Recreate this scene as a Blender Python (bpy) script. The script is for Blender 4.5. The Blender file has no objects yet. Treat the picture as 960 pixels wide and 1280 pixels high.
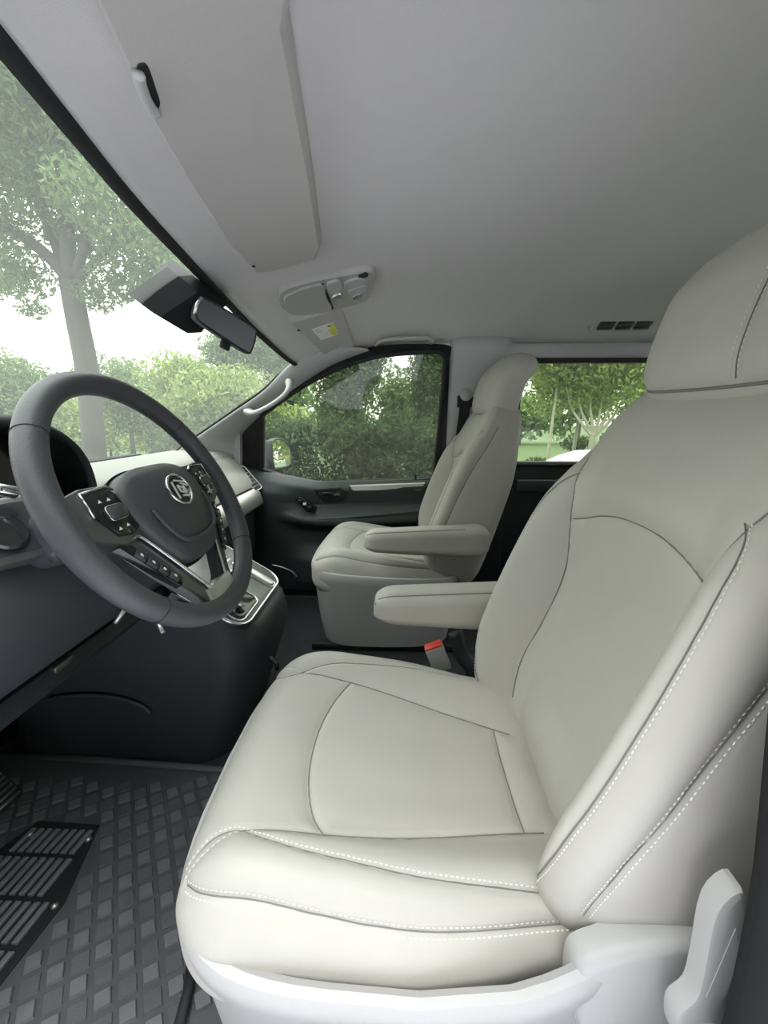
import bpy, bmesh, math, random
import numpy as np
from mathutils import Vector, Matrix
from mathutils.kdtree import KDTree
from mathutils.bvhtree import BVHTree

# ------------------------------------------------------------------ camera, sky, exposure
scn = bpy.context.scene
COL = scn.collection
rng = np.random.default_rng(7)
random.seed(7)
PITCH, YAW, FPX, CZ = math.radians(14), math.radians(2), 480.0, 0.93
cd = bpy.data.cameras.new('camera')
cd.sensor_fit = 'HORIZONTAL'; cd.sensor_width = 36.0; cd.lens = 36.0*FPX/960.0
cd.clip_start = 0.01; cd.clip_end = 500
cam = bpy.data.objects.new('camera', cd); COL.objects.link(cam)
cam.location = (0, 0, CZ)
cam.rotation_euler = (math.pi/2-PITCH, 0, YAW)
scn.camera = cam

world = bpy.data.worlds.new('overcast_sky'); scn.world = world
world.use_nodes = True
wn = world.node_tree; wn.nodes.clear()
w_out = wn.nodes.new('ShaderNodeOutputWorld'); w_bg = wn.nodes.new('ShaderNodeBackground')
w_tc = wn.nodes.new('ShaderNodeTexCoord'); w_sep = wn.nodes.new('ShaderNodeSeparateXYZ')
w_ramp = wn.nodes.new('ShaderNodeValToRGB')
# overcast sky: the zenith brighter than the horizon
w_ramp.color_ramp.elements[0].position = 0.0; w_ramp.color_ramp.elements[0].color = (0.36, 0.355, 0.33, 1)
w_ramp.color_ramp.elements[1].position = 1.0; w_ramp.color_ramp.elements[1].color = (0.93, 0.96, 1.0, 1)
wn.links.new(w_tc.outputs['Generated'], w_sep.inputs[0]); wn.links.new(w_sep.outputs['Z'], w_ramp.inputs['Fac'])
wn.links.new(w_ramp.outputs['Color'], w_bg.inputs['Color']); wn.links.new(w_bg.outputs[0], w_out.inputs['Surface'])
w_bg.inputs['Strength'].default_value = 7.0

sd = bpy.data.lights.new('sun', 'SUN'); sd.energy = 3.5; sd.angle = math.radians(20); sd.color = (1.0, 0.96, 0.88)
sun = bpy.data.objects.new('sun', sd); COL.objects.link(sun)
sun.rotation_euler = (0, math.radians(12), 0)

scn.view_settings.view_transform = 'Standard'
scn.view_settings.look = 'None'
scn.view_settings.gamma = 1.0
scn.view_settings.exposure = 0.0
scn.cycles.max_bounces = 12
scn.cycles.diffuse_bounces = 6
scn.cycles.transparent_max_bounces = 24
scn.cycles.caustics_reflective = False
scn.cycles.caustics_refractive = False

# ------------------------------------------------------------------ helpers
_c, _s, _cy, _sy = math.cos(PITCH), math.sin(PITCH), math.cos(YAW), math.sin(YAW)
def P(px, py, Y=None, Z=None, X=None):
    """a measured point of the photograph at a known depth (Y), height (Z) or X, in metres"""
    u = (px-480)/FPX; v = (640-py)/FPX
    d = (u, _c+v*_s, -_s+v*_c)
    d = (d[0]*_cy-d[1]*_sy, d[0]*_sy+d[1]*_cy, d[2])
    k = Y/d[1] if Y is not None else ((Z-CZ)/d[2] if Z is not None else X/d[0])
    return np.array((k*d[0], k*d[1], CZ+k*d[2]))

def s01(a, b, x):
    t = np.clip((np.asarray(x, float)-a)/(b-a), 0, 1)
    return t*t*(3-2*t)

def tag(o, label=None, cat=None, group=None, kind=None):
    if label: o['label'] = label
    if cat: o['category'] = cat
    if group: o['group'] = group
    if kind: o['kind'] = kind
    return o

def empty(name, loc=(0, 0, 0), label=None, cat=None, group=None, kind=None):
    o = bpy.data.objects.new(name, None); COL.objects.link(o)
    o.location = loc; o.empty_display_size = 0.05
    return tag(o, label, cat, group, kind)

def make(name, V, F, mat, parent=None, smooth=True, loc=None):
    """one mesh object; V are in the parent's local frame (or world when top-level and loc is None)"""
    me = bpy.data.meshes.new(name)
    V = np.asarray(V, float)
    if isinstance(F, np.ndarray) and F.ndim == 2:
        n = F.shape[1]
        me.vertices.add(len(V)); me.vertices.foreach_set('co', V.astype(np.float32).ravel())
        me.loops.add(F.size); me.loops.foreach_set('vertex_index', F.astype(np.int32).ravel())
        me.polygons.add(len(F))
        me.polygons.foreach_set('loop_start', np.arange(0, F.size, n, dtype=np.int32))
        me.polygons.foreach_set('loop_total', np.full(len(F), n, dtype=np.int32))
        me.update(calc_edges=True); me.validate()
    else:
        me.from_pydata([tuple(v) for v in V], [], [tuple(int(i) for i in f) for f in F])
    me.polygons.foreach_set('use_smooth', np.full(len(me.polygons), smooth, dtype=bool))
    me.update()
    if mat: me.materials.append(mat)
    o = bpy.data.objects.new(name, me); COL.objects.link(o)
    if parent is not None: o.parent = parent
    if loc is not None: o.location = loc
    return o

def flat_edges(o, ang=35):
    """keep faces smooth but split at sharp edges"""
    me = o.data
    bm = bmesh.new(); bm.from_mesh(me)
    for e in bm.edges:
        if len(e.link_faces) == 2 and e.calc_face_angle(0) > math.radians(ang): e.smooth = False
    bm.to_mesh(me); bm.free()
    return o

class MB:
    """collects shapes into one mesh"""
    def __init__(s): s.V = []; s.F = []; s.n = 0
    def add(s, V, F):
        V = np.asarray(V, float)
        s.V.append(V); s.F += [tuple(int(i)+s.n for i in f) for f in F]; s.n += len(V)
        return s
    def build(s, name, mat, parent=None, smooth=True, sharp=35, loc=None):
        o = make(name, np.vstack(s.V), s.F, mat, parent, smooth, loc)
        bm = bmesh.new(); bm.from_mesh(o.data)
        bmesh.ops.recalc_face_normals(bm, faces=bm.faces)
        if smooth and sharp:
            for e in bm.edges:
                if len(e.link_faces) == 2 and e.calc_face_angle(0) > math.radians(sharp): e.smooth = False
        bm.to_mesh(o.data); bm.free()
        return o

def rings(R, closed=True, cap0=True, cap1=True):
    """loft a list of equal-length rings"""
    R = [np.asarray(r, float) for r in R]; n = len(R[0]); F = []
    for i in range(len(R)-1):
        for j in range(n if closed else n-1):
            k = (j+1) % n
            F.append((i*n+j, i*n+k, (i+1)*n+k, (i+1)*n+j))
    if closed and cap0: F.append(tuple(range(n-1, -1, -1)))
    if closed and cap1: F.append(tuple((len(R)-1)*n+j for j in range(n)))
    return np.vstack(R), F

def spline(pts, n, closed=False):
    p = np.asarray(pts, float); m = len(p); out = []
    seg = m if closed else m-1
    for t in np.linspace(0, seg, n, endpoint=not closed):
        i = min(int(t), seg-1); f = t-i
        g = (lambda k: p[k % m]) if closed else (lambda k: p[min(max(k, 0), m-1)])
        a, b, c, d = g(i-1), g(i), g(i+1), g(i+2)
        out.append(.5*((2*b)+(c-a)*f+(2*a-5*b+4*c-d)*f*f+(3*b-a-3*c+d)*f**3))
    return np.array(out)

def resample(p, step, closed=False):
    p = np.asarray(p, float)
    if closed: p = np.vstack([p, p[:1]])
    L = np.r_[0, np.cumsum(np.linalg.norm(np.diff(p, axis=0), axis=1))]
    n = max(2, int(L[-1]/step)+1)
    t = np.linspace(0, L[-1], n, endpoint=not closed)
    return np.stack([np.interp(t, L, p[:, k]) for k in range(3)], 1)

def tube(path, r, seg=10, closed=False, up=(0, 0, 1), r2=None, cap=True, scale=None):
    p = np.asarray(path, float); n = len(p)
    T = np.roll(p, -1, 0)-np.roll(p, 1, 0)
    if not closed: T[0] = p[1]-p[0]; T[-1] = p[-1]-p[-2]
    T /= np.linalg.norm(T, axis=1)[:, None]+1e-12
    up = np.broadcast_to(np.asarray(up, float), p.shape)
    A = np.cross(T, up); bad = np.linalg.norm(A, axis=1) < 1e-4
    A[bad] = np.cross(T[bad], (1, .1, 0)); A /= np.linalg.norm(A, axis=1)[:, None]
    B = np.cross(A, T)
    r2 = r if r2 is None else r2
    th = np.linspace(0, 2*np.pi, seg, endpoint=False)
    R = []
    for i in range(n):
        k = 1 if scale is None else scale[i]
        R.append(p[i]+np.outer(np.cos(th), A[i])*r*k+np.outer(np.sin(th), B[i])*r2*k)
    if closed:
        V, F = rings(R+[R[0]], True, False, False)
        return V, F
    return rings(R, True, cap, cap)

def frame(o, x, z):
    o, x, z = (np.asarray(a, float) for a in (o, x, z))
    z = z/np.linalg.norm(z); x = x-z*(x@z); x /= np.linalg.norm(x); y = np.cross(z, x)
    return lambda V: o+np.asarray(V, float)[:, :1]*x+np.asarray(V, float)[:, 1:2]*y+np.asarray(V, float)[:, 2:3]*z
def ident(V): return np.asarray(V, float)

def offset_poly(p, d):
    """inset (d>0) a 2-D polygon"""
    p = np.asarray(p, float)
    a = np.roll(p, 1, 0); b = np.roll(p, -1, 0)
    area = .5*np.sum(p[:, 0]*b[:, 1]-b[:, 0]*p[:, 1]); sg = 1 if area > 0 else -1
    t1 = p-a; t2 = b-p
    t1 /= np.linalg.norm(t1, axis=1)[:, None]+1e-9; t2 /= np.linalg.norm(t2, axis=1)[:, None]+1e-9
    n1 = np.stack([-t1[:, 1], t1[:, 0]], 1); n2 = np.stack([-t2[:, 1], t2[:, 0]], 1)
    m = n1+n2; m /= np.maximum((1+np.sum(n1*n2, 1)), .35)[:, None]
    return p+sg*m*d

def prism(poly, z0, z1, bev=0.0, fr=ident, steps=2):
    """plate: outline poly, from z0 up to z1, with a rounded upper edge"""
    p = np.asarray(poly, float)
    def ring(q, z): return fr(np.c_[q, np.full(len(q), z)])
    R = [ring(p, z0)]
    if bev > 0:
        for k in range(steps+1):
            a = k/steps*math.pi/2
            R.append(ring(offset_poly(p, bev*(1-math.cos(a))), z1-bev+bev*math.sin(a)))
    else: R.append(ring(p, z1))
    return rings(R)

def rrect(w, h, r, n=4, cx=0, cy=0):
    out = []
    for k, (sx, sy) in enumerate(((1, 1), (-1, 1), (-1, -1), (1, -1))):
        for i in range(n+1):
            a = math.pi/2*(k+i/n)
            out.append((cx+sx*(w/2-r)+r*math.cos(a), cy+sy*(h/2-r)+r*math.sin(a)))
    return np.array(out)

def box(c, h, fr=ident, bev=None):
    c = np.asarray(c, float); b = min(h)*.25 if bev is None else bev
    p = rrect(2*h[0], 2*h[1], max(b, 1e-4), 2, c[0], c[1])
    R = []
    for z, i in ((-h[2], b), (-h[2]+b, 0), (h[2]-b, 0), (h[2], b)):
        q = offset_poly(p, i*.7)
        R.append(fr(np.c_[q, np.full(len(q), c[2]+z)]))
    return rings(R)

def lattice(n):
    nx, ny, nz = n
    keys = []; quads = []
    for ax in range(3):
        a, b = [(1, 2), (2, 0), (0, 1)][ax]
        for side in (0, 1):
            ii, jj = np.meshgrid(np.arange(n[a]+1), np.arange(n[b]+1), indexing='ij')
            co = np.zeros(ii.shape+(3,), int); co[..., a] = ii; co[..., b] = jj; co[..., ax] = n[ax]*side
            key = co[..., 0]+(nx+1)*(co[..., 1]+(ny+1)*co[..., 2])
            q = np.stack([key[:-1, :-1], key[1:, :-1], key[1:, 1:], key[:-1, 1:]], -1).reshape(-1, 4)
            if side == 0: q = q[:, ::-1]
            quads.append(q)
    Q = np.vstack(quads)
    u, inv = np.unique(Q, return_inverse=True)
    F = inv.reshape(Q.shape)
    k = u; i = k % (nx+1); j = (k//(nx+1)) % (ny+1); l = k//((nx+1)*(ny+1))
    V = np.stack([i/nx*2-1, j/ny*2-1, l/nz*2-1], 1)
    return V, F

def rbox(half, r, n):
    """dense rounded box; returns points and the rounded unit coordinates"""
    U, F = lattice(n)
    half = np.asarray(half, float); r = np.asarray(r, float)
    p = U*half
    q = np.clip(p, -(half-r), half-r); d = (p-q)/r
    L = np.linalg.norm(d, axis=1)[:, None]
    mx = np.abs(d).max(1)[:, None]
    d = np.where(L > 1e-9, d/np.maximum(L, 1e-9)*mx, d)
    return q+d*r, F

def vnormals(V, F):
    n = np.cross(V[F[:, 2]]-V[F[:, 0]], V[F[:, 3]]-V[F[:, 1]])
    N = np.zeros_like(V)
    for k in range(4): np.add.at(N, F[:, k], n)
    return N/(np.linalg.norm(N, axis=1)[:, None]+1e-12)

def smooth_path(p, it=6):
    p = p.copy()
    for _ in range(it): p[1:-1] = .25*p[:-2]+.5*p[1:-1]+.25*p[2:]
    return p

# ------------------------------------------------------------------ materials
def mat(name, col, rough=.5, metal=0, bump=0, scale=200, var=0, spec=.5, coat=0, sheen=0, detail=2, trans=None):
    m = bpy.data.materials.new(name); m.use_nodes = True
    nt = m.node_tree; b = nt.nodes['Principled BSDF']
    b.inputs['Base Color'].default_value = (*col, 1); b.inputs['Roughness'].default_value = rough
    b.inputs['Metallic'].default_value = metal; b.inputs['Specular IOR Level'].default_value = spec
    b.inputs['Coat Weight'].default_value = coat; b.inputs['Sheen Weight'].default_value = sheen
    if bump or var:
        tc = nt.nodes.new('ShaderNodeTexCoord'); nz = nt.nodes.new('ShaderNodeTexNoise')
        nz.inputs['Scale'].default_value = scale; nz.inputs['Detail'].default_value = detail
        nt.links.new(tc.outputs['Object'], nz.inputs['Vector'])
        if bump:
            bp = nt.nodes.new('ShaderNodeBump'); bp.inputs['Strength'].default_value = bump
            bp.inputs['Distance'].default_value = .002
            nt.links.new(nz.outputs['Fac'], bp.inputs['Height']); nt.links.new(bp.outputs[0], b.inputs['Normal'])
        if var:
            n2 = nt.nodes.new('ShaderNodeTexNoise'); n2.inputs['Scale'].default_value = scale*.06; n2.inputs['Detail'].default_value = 4
            nt.links.new(tc.outputs['Object'], n2.inputs['Vector'])
            mx = nt.nodes.new('ShaderNodeMix'); mx.data_type = 'RGBA'
            mx.inputs[6].default_value = (*[c*(1-var) for c in col], 1); mx.inputs[7].default_value = (*[min(1, c*(1+var)) for c in col], 1)
            nt.links.new(n2.outputs['Fac'], mx.inputs[0]); nt.links.new(mx.outputs[2], b.inputs['Base Color'])
    return m

M = {}
M['leather'] = mat('grey_leather', (.49, .473, .425), .5, bump=.10, scale=420, var=.03, spec=.35)
M['seam_shade'] = mat('grey_seam_shade', (.20, .195, .18), .8)  # darker tone imitating the shade down in the cover grooves
M['stitch'] = mat('white_stitch_thread', (.80, .79, .74), .6)
M['light_plastic'] = mat('light_grey_plastic', (.42, .415, .405), .45, bump=.08, scale=700, spec=.4)
M['headliner'] = mat('grey_headliner_cloth', (.60, .585, .57), .95, bump=.2, scale=800, var=.02, spec=.1)
M['visor'] = mat('visor_vinyl', (.45, .435, .41), .8, bump=.12, scale=500, spec=.2)
M['trim_grey'] = mat('grey_trim_plastic', (.44, .44, .435), .55, bump=.08, scale=600)
M['lamp_plastic'] = mat('overhead_plastic', (.40, .39, .37), .5, spec=.4)
M['dark'] = mat('dark_slate_plastic', (.020, .024, .026), .55, bump=.15, scale=500, spec=.4)
M['door_dark'] = mat('door_slate_plastic', (.028, .036, .037), .55, bump=.12, scale=500, spec=.45)
M['knee'] = mat('blue_grey_plastic', (.048, .051, .058), .5, bump=.12, scale=500)
M['console'] = mat('dark_console_plastic', (.024, .025, .029), .55, bump=.1, scale=500)
M['black'] = mat('black_rubber', (.010, .010, .011), .7)
M['matt_black'] = mat('matt_black_plastic', (.018, .018, .020), .85, spec=.15)
M['paint'] = mat('dark_grey_car_paint', (.03, .031, .033), .55, coat=0)
M['gloss_black'] = mat('gloss_black', (.012, .012, .013), .12, spec=.6, coat=.3)
M['carpet'] = mat('dark_carpet', (.045, .046, .049), .95, bump=.8, scale=300, var=.2, spec=.1)
M['wheel_leather'] = mat('dark_grey_leather', (.052, .053, .057), .45, bump=.25, scale=500, spec=.45)
M['wheel_plastic'] = mat('dark_grey_plastic', (.050, .053, .055), .5, bump=.06, scale=600)
M['gunmetal'] = mat('gunmetal_trim', (.16, .165, .16), .3, metal=.7)
M['chrome'] = mat('chrome', (.82, .83, .84), .12, metal=1)
M['satin'] = mat('satin_silver', (.62, .62, .60), .32, metal=.85)
M['silver'] = mat('bright_silver', (.75, .75, .74), .3, metal=.35)
M['icon'] = mat('white_print', (.8, .8, .8), .5)
M['trim_panel'] = mat('champagne_satin_panel', (.30, .295, .27), .38, metal=.45, bump=.06, scale=900)
M['dash_top'] = mat('grey_dash_pad', (.20, .20, .185), .55, bump=.2, scale=500)
M['mat_rubber'] = mat('dark_floor_mat_vinyl', (.075, .076, .081), .5, bump=.3, scale=500, var=.15)
M['mat_tile'] = mat('floor_mat_raised_vinyl', (.14, .142, .15), .42, bump=.25, scale=600, var=.15)
M['mat_tile_b'] = mat('floor_mat_textured_vinyl', (.10, .102, .108), .55, bump=.8, scale=900, var=.15)
M['steel'] = mat('worn_steel', (.35, .35, .34), .35, metal=.8)
M['red'] = mat('red_plastic', (.75, .06, .04), .4)
M['sticker'] = mat('white_label', (.75, .74, .72), .6)
M['yellow'] = mat('yellow_print', (.70, .66, .10), .6)
M['print'] = mat('grey_print', (.35, .35, .35), .6)
M['belt'] = mat('black_webbing', (.014, .014, .015), .8, bump=.4, scale=300)
M['mirror'] = mat('mirror_glass', (.9, .92, .92), .02, metal=1)
M['dim_mirror'] = mat('dimmed_mirror_glass', (.07, .072, .075), .3, metal=.9)
M['white_paint'] = mat('white_car_paint', (.8, .8, .8), .25, coat=.5)
M['car_glass'] = mat('dark_car_glass', (.10, .12, .12), .08, spec=.6)
M['asphalt'] = mat('pale_pavement', (.58, .58, .66), .9, var=.08, bump=.2, scale=30)
M['lawn'] = mat('green_verge', (.05, .085, .028), .95, var=.4, bump=.6, scale=40)
M['bark'] = mat('grey_bark', (.065, .062, .053), .9, bump=.8, scale=25, var=.25)
M['pale_bark'] = mat('pale_bark', (.42, .40, .33), .9, bump=.6, scale=25, var=.2)

def glass(name, tint, gloss, haze, hazecol=(.8, .85, .8)):
    m = bpy.data.materials.new(name); m.use_nodes = True
    nt = m.node_tree; nt.nodes.clear()
    o = nt.nodes.new('ShaderNodeOutputMaterial'); t = nt.nodes.new('ShaderNodeBsdfTransparent')
    g = nt.nodes.new('ShaderNodeBsdfGlossy'); g.inputs['Roughness'].default_value = .02
    fr = nt.nodes.new('ShaderNodeLayerWeight'); fr.inputs['Blend'].default_value = .35
    ml = nt.nodes.new('ShaderNodeMath'); ml.operation = 'MULTIPLY_ADD'; ml.inputs[1].default_value = gloss; ml.inputs[2].default_value = .02
    mx = nt.nodes.new('ShaderNodeMixShader')
    t.inputs['Color'].default_value = (*tint, 1)
    nt.links.new(fr.outputs['Fresnel'], ml.inputs[0]); nt.links.new(ml.outputs[0], mx.inputs[0])
    nt.links.new(t.outputs[0], mx.inputs[1]); nt.links.new(g.outputs[0], mx.inputs[2])
    last = mx.outputs[0]
    if haze:
        d = nt.nodes.new('ShaderNodeBsdfTranslucent'); d.inputs['Color'].default_value = (*hazecol, 1)
        m2 = nt.nodes.new('ShaderNodeMixShader'); m2.inputs[0].default_value = haze
        nt.links.new(last, m2.inputs[1]); nt.links.new(d.outputs[0], m2.inputs[2]); last = m2.outputs[0]
    nt.links.new(last, o.inputs['Surface'])
    return m
M['windshield'] = glass('hazy_windshield_glass', (.76, .80, .75), .25, .055)  # translucent share lays a pale veil over the view
M['side_glass'] = glass('side_window_glass', (.78, .82, .77), .2, .02)
M['overlay'] = glass('darker_window_layer', (.56, .57, .52), .22, .02, (.6, .6, .5))  # darker than the side glass, laid over part of that pane
M['rear_glass'] = glass('rear_window_glass', (.84, .88, .78), .2, .015)

def leafmat(name, a, b):
    m = bpy.data.materials.new(name); m.use_nodes = True
    nt = m.node_tree; nt.nodes.clear()
    o = nt.nodes.new('ShaderNodeOutputMaterial'); g = nt.nodes.new('ShaderNodeNewGeometry')
    r = nt.nodes.new('ShaderNodeValToRGB'); r.color_ramp.elements[0].color = (*a, 1); r.color_ramp.elements[1].color = (*b, 1)
    d = nt.nodes.new('ShaderNodeBsdfDiffuse'); t = nt.nodes.new('ShaderNodeBsdfTranslucent'); x = nt.nodes.new('ShaderNodeMixShader')
    x.inputs[0].default_value = .45
    nt.links.new(g.outputs['Random Per Island'], r.inputs[0])
    for q in (d, t): nt.links.new(r.outputs[0], q.inputs['Color'])
    nt.links.new(d.outputs[0], x.inputs[1]); nt.links.new(t.outputs[0], x.inputs[2]); nt.links.new(x.outputs[0], o.inputs['Surface'])
    return m
M['leaf_mid'] = leafmat('mid_green_leaves', (.10, .17, .07), (.24, .33, .14))
M['leaf_lime'] = leafmat('lime_green_leaves', (.17, .26, .07), (.42, .50, .18))
M['leaf_dark'] = leafmat('dark_green_needles', (.045, .075, .035), (.13, .18, .085))

# ------------------------------------------------------------------ the van body: floor, headliner, glass, pillars, door
YC = 1.06
HD_Y = [.05, .20, .36, .70, 1.06, 1.40, 1.72, 1.80, 2.05]
HD_X = [-.22, -.27, -.325, -.425, -.475, -.49, -.45, -.40, -.36]
HD_Z = [1.17, 1.22, 1.245, 1.272, 1.264, 1.226, 1.155, 1.13, 1.10]
def header(y): return np.interp(y, HD_Y, HD_X), np.interp(y, HD_Y, HD_Z)
def smooth1(f, y, w=.12):
    return sum(f(np.asarray(y)+k*w/3) for k in (-2, -1, 0, 1, 2))/5
def headX(y): return smooth1(lambda q: np.interp(q, HD_Y, HD_X), y)
def headZ(y): return smooth1(lambda q: np.interp(q, HD_Y, HD_Z), y)
def roofZ(y): return 1.315-.11*np.abs((np.asarray(y)-YC)/.88)**3.2
def gz(y): return GZ-.60*float(s01(3.4, 5.8, y))          # the pavement falls away beyond the kerb
GZ = -.55
def linerZ(x, y):
    t = np.clip((x-headX(y))/.42, 0, 1)
    return headZ(y)+(roofZ(y)-headZ(y))*np.sin(t*math.pi/2)**.9

def sheet(name, fn, nu, nv, mt, parent=None, **k):
    U, W = np.meshgrid(np.linspace(0, 1, nu+1), np.linspace(0, 1, nv+1), indexing='ij')
    V = fn(U, W).reshape(-1, 3)
    idx = np.arange((nu+1)*(nv+1)).reshape(nu+1, nv+1)
    F = np.stack([idx[:-1, :-1], idx[1:, :-1], idx[1:, 1:], idx[:-1, 1:]], -1).reshape(-1, 4)
    return make(name, V, F, mt, parent, **k)

def slab(o, t, off=1):
    m = o.modifiers.new('thickness', 'SOLIDIFY'); m.thickness = t; m.offset = off
    return o

# floor pan, carpet
tag(make('floor', *box((.6, YC, -.02), (1.75, .93, .02)), M['carpet']), 'dark carpeted cabin floor of the van', kind='structure')
# headliner
def liner(U, W):
    y = .19+W*1.69; x = headX(y)+U*(2.3-headX(y))
    return np.stack([x, y, linerZ(x, y)], -1)
ceil = slab(sheet('ceiling', liner, 90, 60, M['headliner']), .02, 1)
tag(ceil, 'grey cloth headliner of the van', kind='structure')

# windscreen
def wsc(U, W):
    y = .22+W*1.55
    xb = -1.32+.30*((y-YC)/.80)**2; zb = .70+0*y
    hx, hz = headX(y), headZ(y)
    x = hx+(xb-hx)*U; z = hz+(zb-hz)*U+.035*np.sin(math.pi*U)
    return np.stack([x, y, z], -1)
ws = sheet('window_1', wsc, 20, 24, M['windshield'])
tag(ws, 'large raked front windscreen', kind='structure')
def frit(U, W):
    y = .22+W*1.55
    xb = -1.32+.30*((y-YC)/.80)**2; hx, hz = headX(y), headZ(y)
    u = -.004+U*.022
    return np.stack([hx+(xb-hx)*u, y, hz+(.70-hz)*u+.035*np.sin(math.pi*np.clip(u, 0, 1))-.004], -1)
fb = slab(sheet('frit_band', frit, 2, 30, M['black'], ws), .002)

# far A-pillar trim (between the windscreen edge and the door window)
A = np.array([P(*q, Y=1.74) for q in ((420, 432), (367, 452), (330, 487), (290, 515), (245, 546), (222, 563), (205, 577))])
B = np.array([P(470, 437, Y=1.84), P(420, 456, Y=1.85), P(375, 484, Y=1.87), P(338, 510, Y=1.89), P(306, 538, Y=1.90), P(301, 560, Y=1.90), P(300, 585, Y=1.90)])
A = spline(A, 40); B = spline(B, 40)
def pil(U, W):
    i = np.rint(U*39).astype(int)
    a, b = A[i], B[i]
    p = a+(b-a)*W[..., None]
    p[..., 1] -= .022*np.sin(math.pi*W)**.8
    p[..., 0] += .006*np.sin(math.pi*W)
    return p
ap = slab(sheet('trim_1', pil, 39, 10, M['trim_grey']), .012, 1)
tag(ap, 'light grey far front pillar trim between windscreen and door window', kind='structure')
make('edge_seal', *tube(resample(A[6:], .02)+np.array((0, -.002, .002)), .0045, 6), M['black'], ap)
t = empty('trim_2', label='dark dash-side trim at the foot of the far front pillar', kind='structure')
# pillar foot: small grey sail with a dark quarter wedge
q = [P(*a, Y=1.86) for a in ((232, 566), (262, 553), (300, 540), (300, 584), (270, 578))]
make('pillar_foot', np.vstack([q, np.array(q)+(0, .03, 0)]), [(4, 3, 2, 1, 0), (5, 6, 7, 8, 9)]+[(i, (i+1) % 5, 5+(i+1) % 5, 5+i) for i in range(5)], M['trim_grey'], t, smooth=False)

# ------------------------------------------------------------------ passenger door
door = empty('door_1', (0, 0, 0), 'passenger door in dark slate plastic with a silver strip', kind='structure')
def wp(px, py):                        # a point of the door window plane: tumbles in towards the roof
    p = P(px, py, Y=1.95)
    for _ in range(4): p = P(px, py, Y=1.95-.16*np.clip((p[2]-.6)/.6, 0, 1.1))
    return p
WIN = [(328, 519), (345, 506), (372, 487), (400, 471), (440, 454), (480, 444), (525, 440), (549, 440), (556, 446), (556, 458), (551, 520), (543, 597), (470, 601), (400, 604), (360, 597), (328, 587)]
wo = np.array([wp(*q) for q in WIN])
wos = np.vstack([spline(wo[:12], 60), resample(wo[11:], .03)[1:-1], wo[-1:]])
pane = make('pane', wo+np.array((0, .012, 0)), [tuple(range(len(wo)))], M['side_glass'], door, smooth=False)
fl = np.array([wp(*q) for q in ((392, 475), (440, 454), (480, 444), (525, 440), (549, 440), (556, 446), (556, 458), (551, 520), (543, 597), (470, 601), (402, 604), (397, 540))])
fl += np.array((0, .008, 0))
make('dark_overlay', fl, [tuple(range(len(fl)))], M['overlay'], door, smooth=False)['label'] = 'darker film over the rear of the pane'
make('window_seal', *tube(resample(wos, .02, True), .011, 8, True, up=(0, 1, 0), r2=.016), M['black'], door)
# upper frame (black door frame around the window, behind the seal)
fr_o = [np.array(p) for p in wos]
cen = np.mean(wos, 0)
rg = []
for k, dy in ((0, .0), (.045, .0), (.045, .04), (0, .04)):
    rr = []
    for p in wos:
        d = p-cen; d[1] = 0; d /= np.linalg.norm(d)
        rr.append(p+d*k+np.array((0, dy+.004, 0)))
    rg.append(np.array(rr))
V, F = rings(rg+[rg[0]], True, False, False)
make('window_frame', V, F, M['black'], door)
# sail panel (black) in front of the pane and door mirror outside
sp = np.array([wp(*q) for q in ((303, 541), (328, 519), (328, 590), (300, 584))])
make('sail_panel', np.vstack([sp, sp+(0, .03, 0)]), [(3, 2, 1, 0), (4, 5, 6, 7)]+[(i, (i+1) % 4, 4+(i+1) % 4, 4+i) for i in range(4)], M['black'], door, smooth=False)
make('sail_post', *tube(np.array([wp(327, 515), wp(328, 590)]), .010, 8), M['black'], door)

DZ = [.04, .10, .22, .30, .38, .415, .435, .455, .475, .52, .57, .60, .64]
DY = [1.86, 1.83, 1.83, 1.87, 1.885, 1.86, 1.815, 1.815, 1.85, 1.895, 1.89, 1.885, 1.93]
def belt_z(x): return np.interp(x, [-.95, -.72, -.52, -.40, -.1, .2, .3], [.70, .66, .625, .602, .61, .628, .632])
def dpan(U, W):
    x = -.95+U*1.19
    arm = .0+.045*np.clip((x+.45)/.6, 0, 1)                 # armrest line climbs a little to the rear
    zt = belt_z(x)
    z = .04+W*(zt-.04)
    zz = .04+W*(.64-.04)-arm*np.exp(-((W-.68)/.25)**2)*.4
    y = np.interp(zz, DZ, DY)
    front = s01(-.42, -.62, x)                               # forward of the armrest the panel swells into one wedge
    yf = np.interp(zz, [.04, .25, .45, .56, .60, .64], [1.86, 1.86, 1.84, 1.835, 1.86, 1.93])
    y = y*(1-front)+yf*front
    return np.stack([x, y, z], -1)
slab(sheet('door_panel', dpan, 70, 70, M['door_dark'], door), .01, 1)
def fX(y0, nrm=(0, -1, 0)): return frame((0, y0, 0), (1, 0, 0), nrm)   # local x = world x, y = -z.. (mapped below)
def plateXZ(poly, y0, y1, bev=.002):
    """plate facing the camera (towards -Y): outline in (x,z), back at y0, front at y1"""
    V, F = prism([(a, b) for a, b in poly], 0, y0-y1, bev)
    return np.c_[V[:, 0], y0-V[:, 2], V[:, 1]], F
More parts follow.
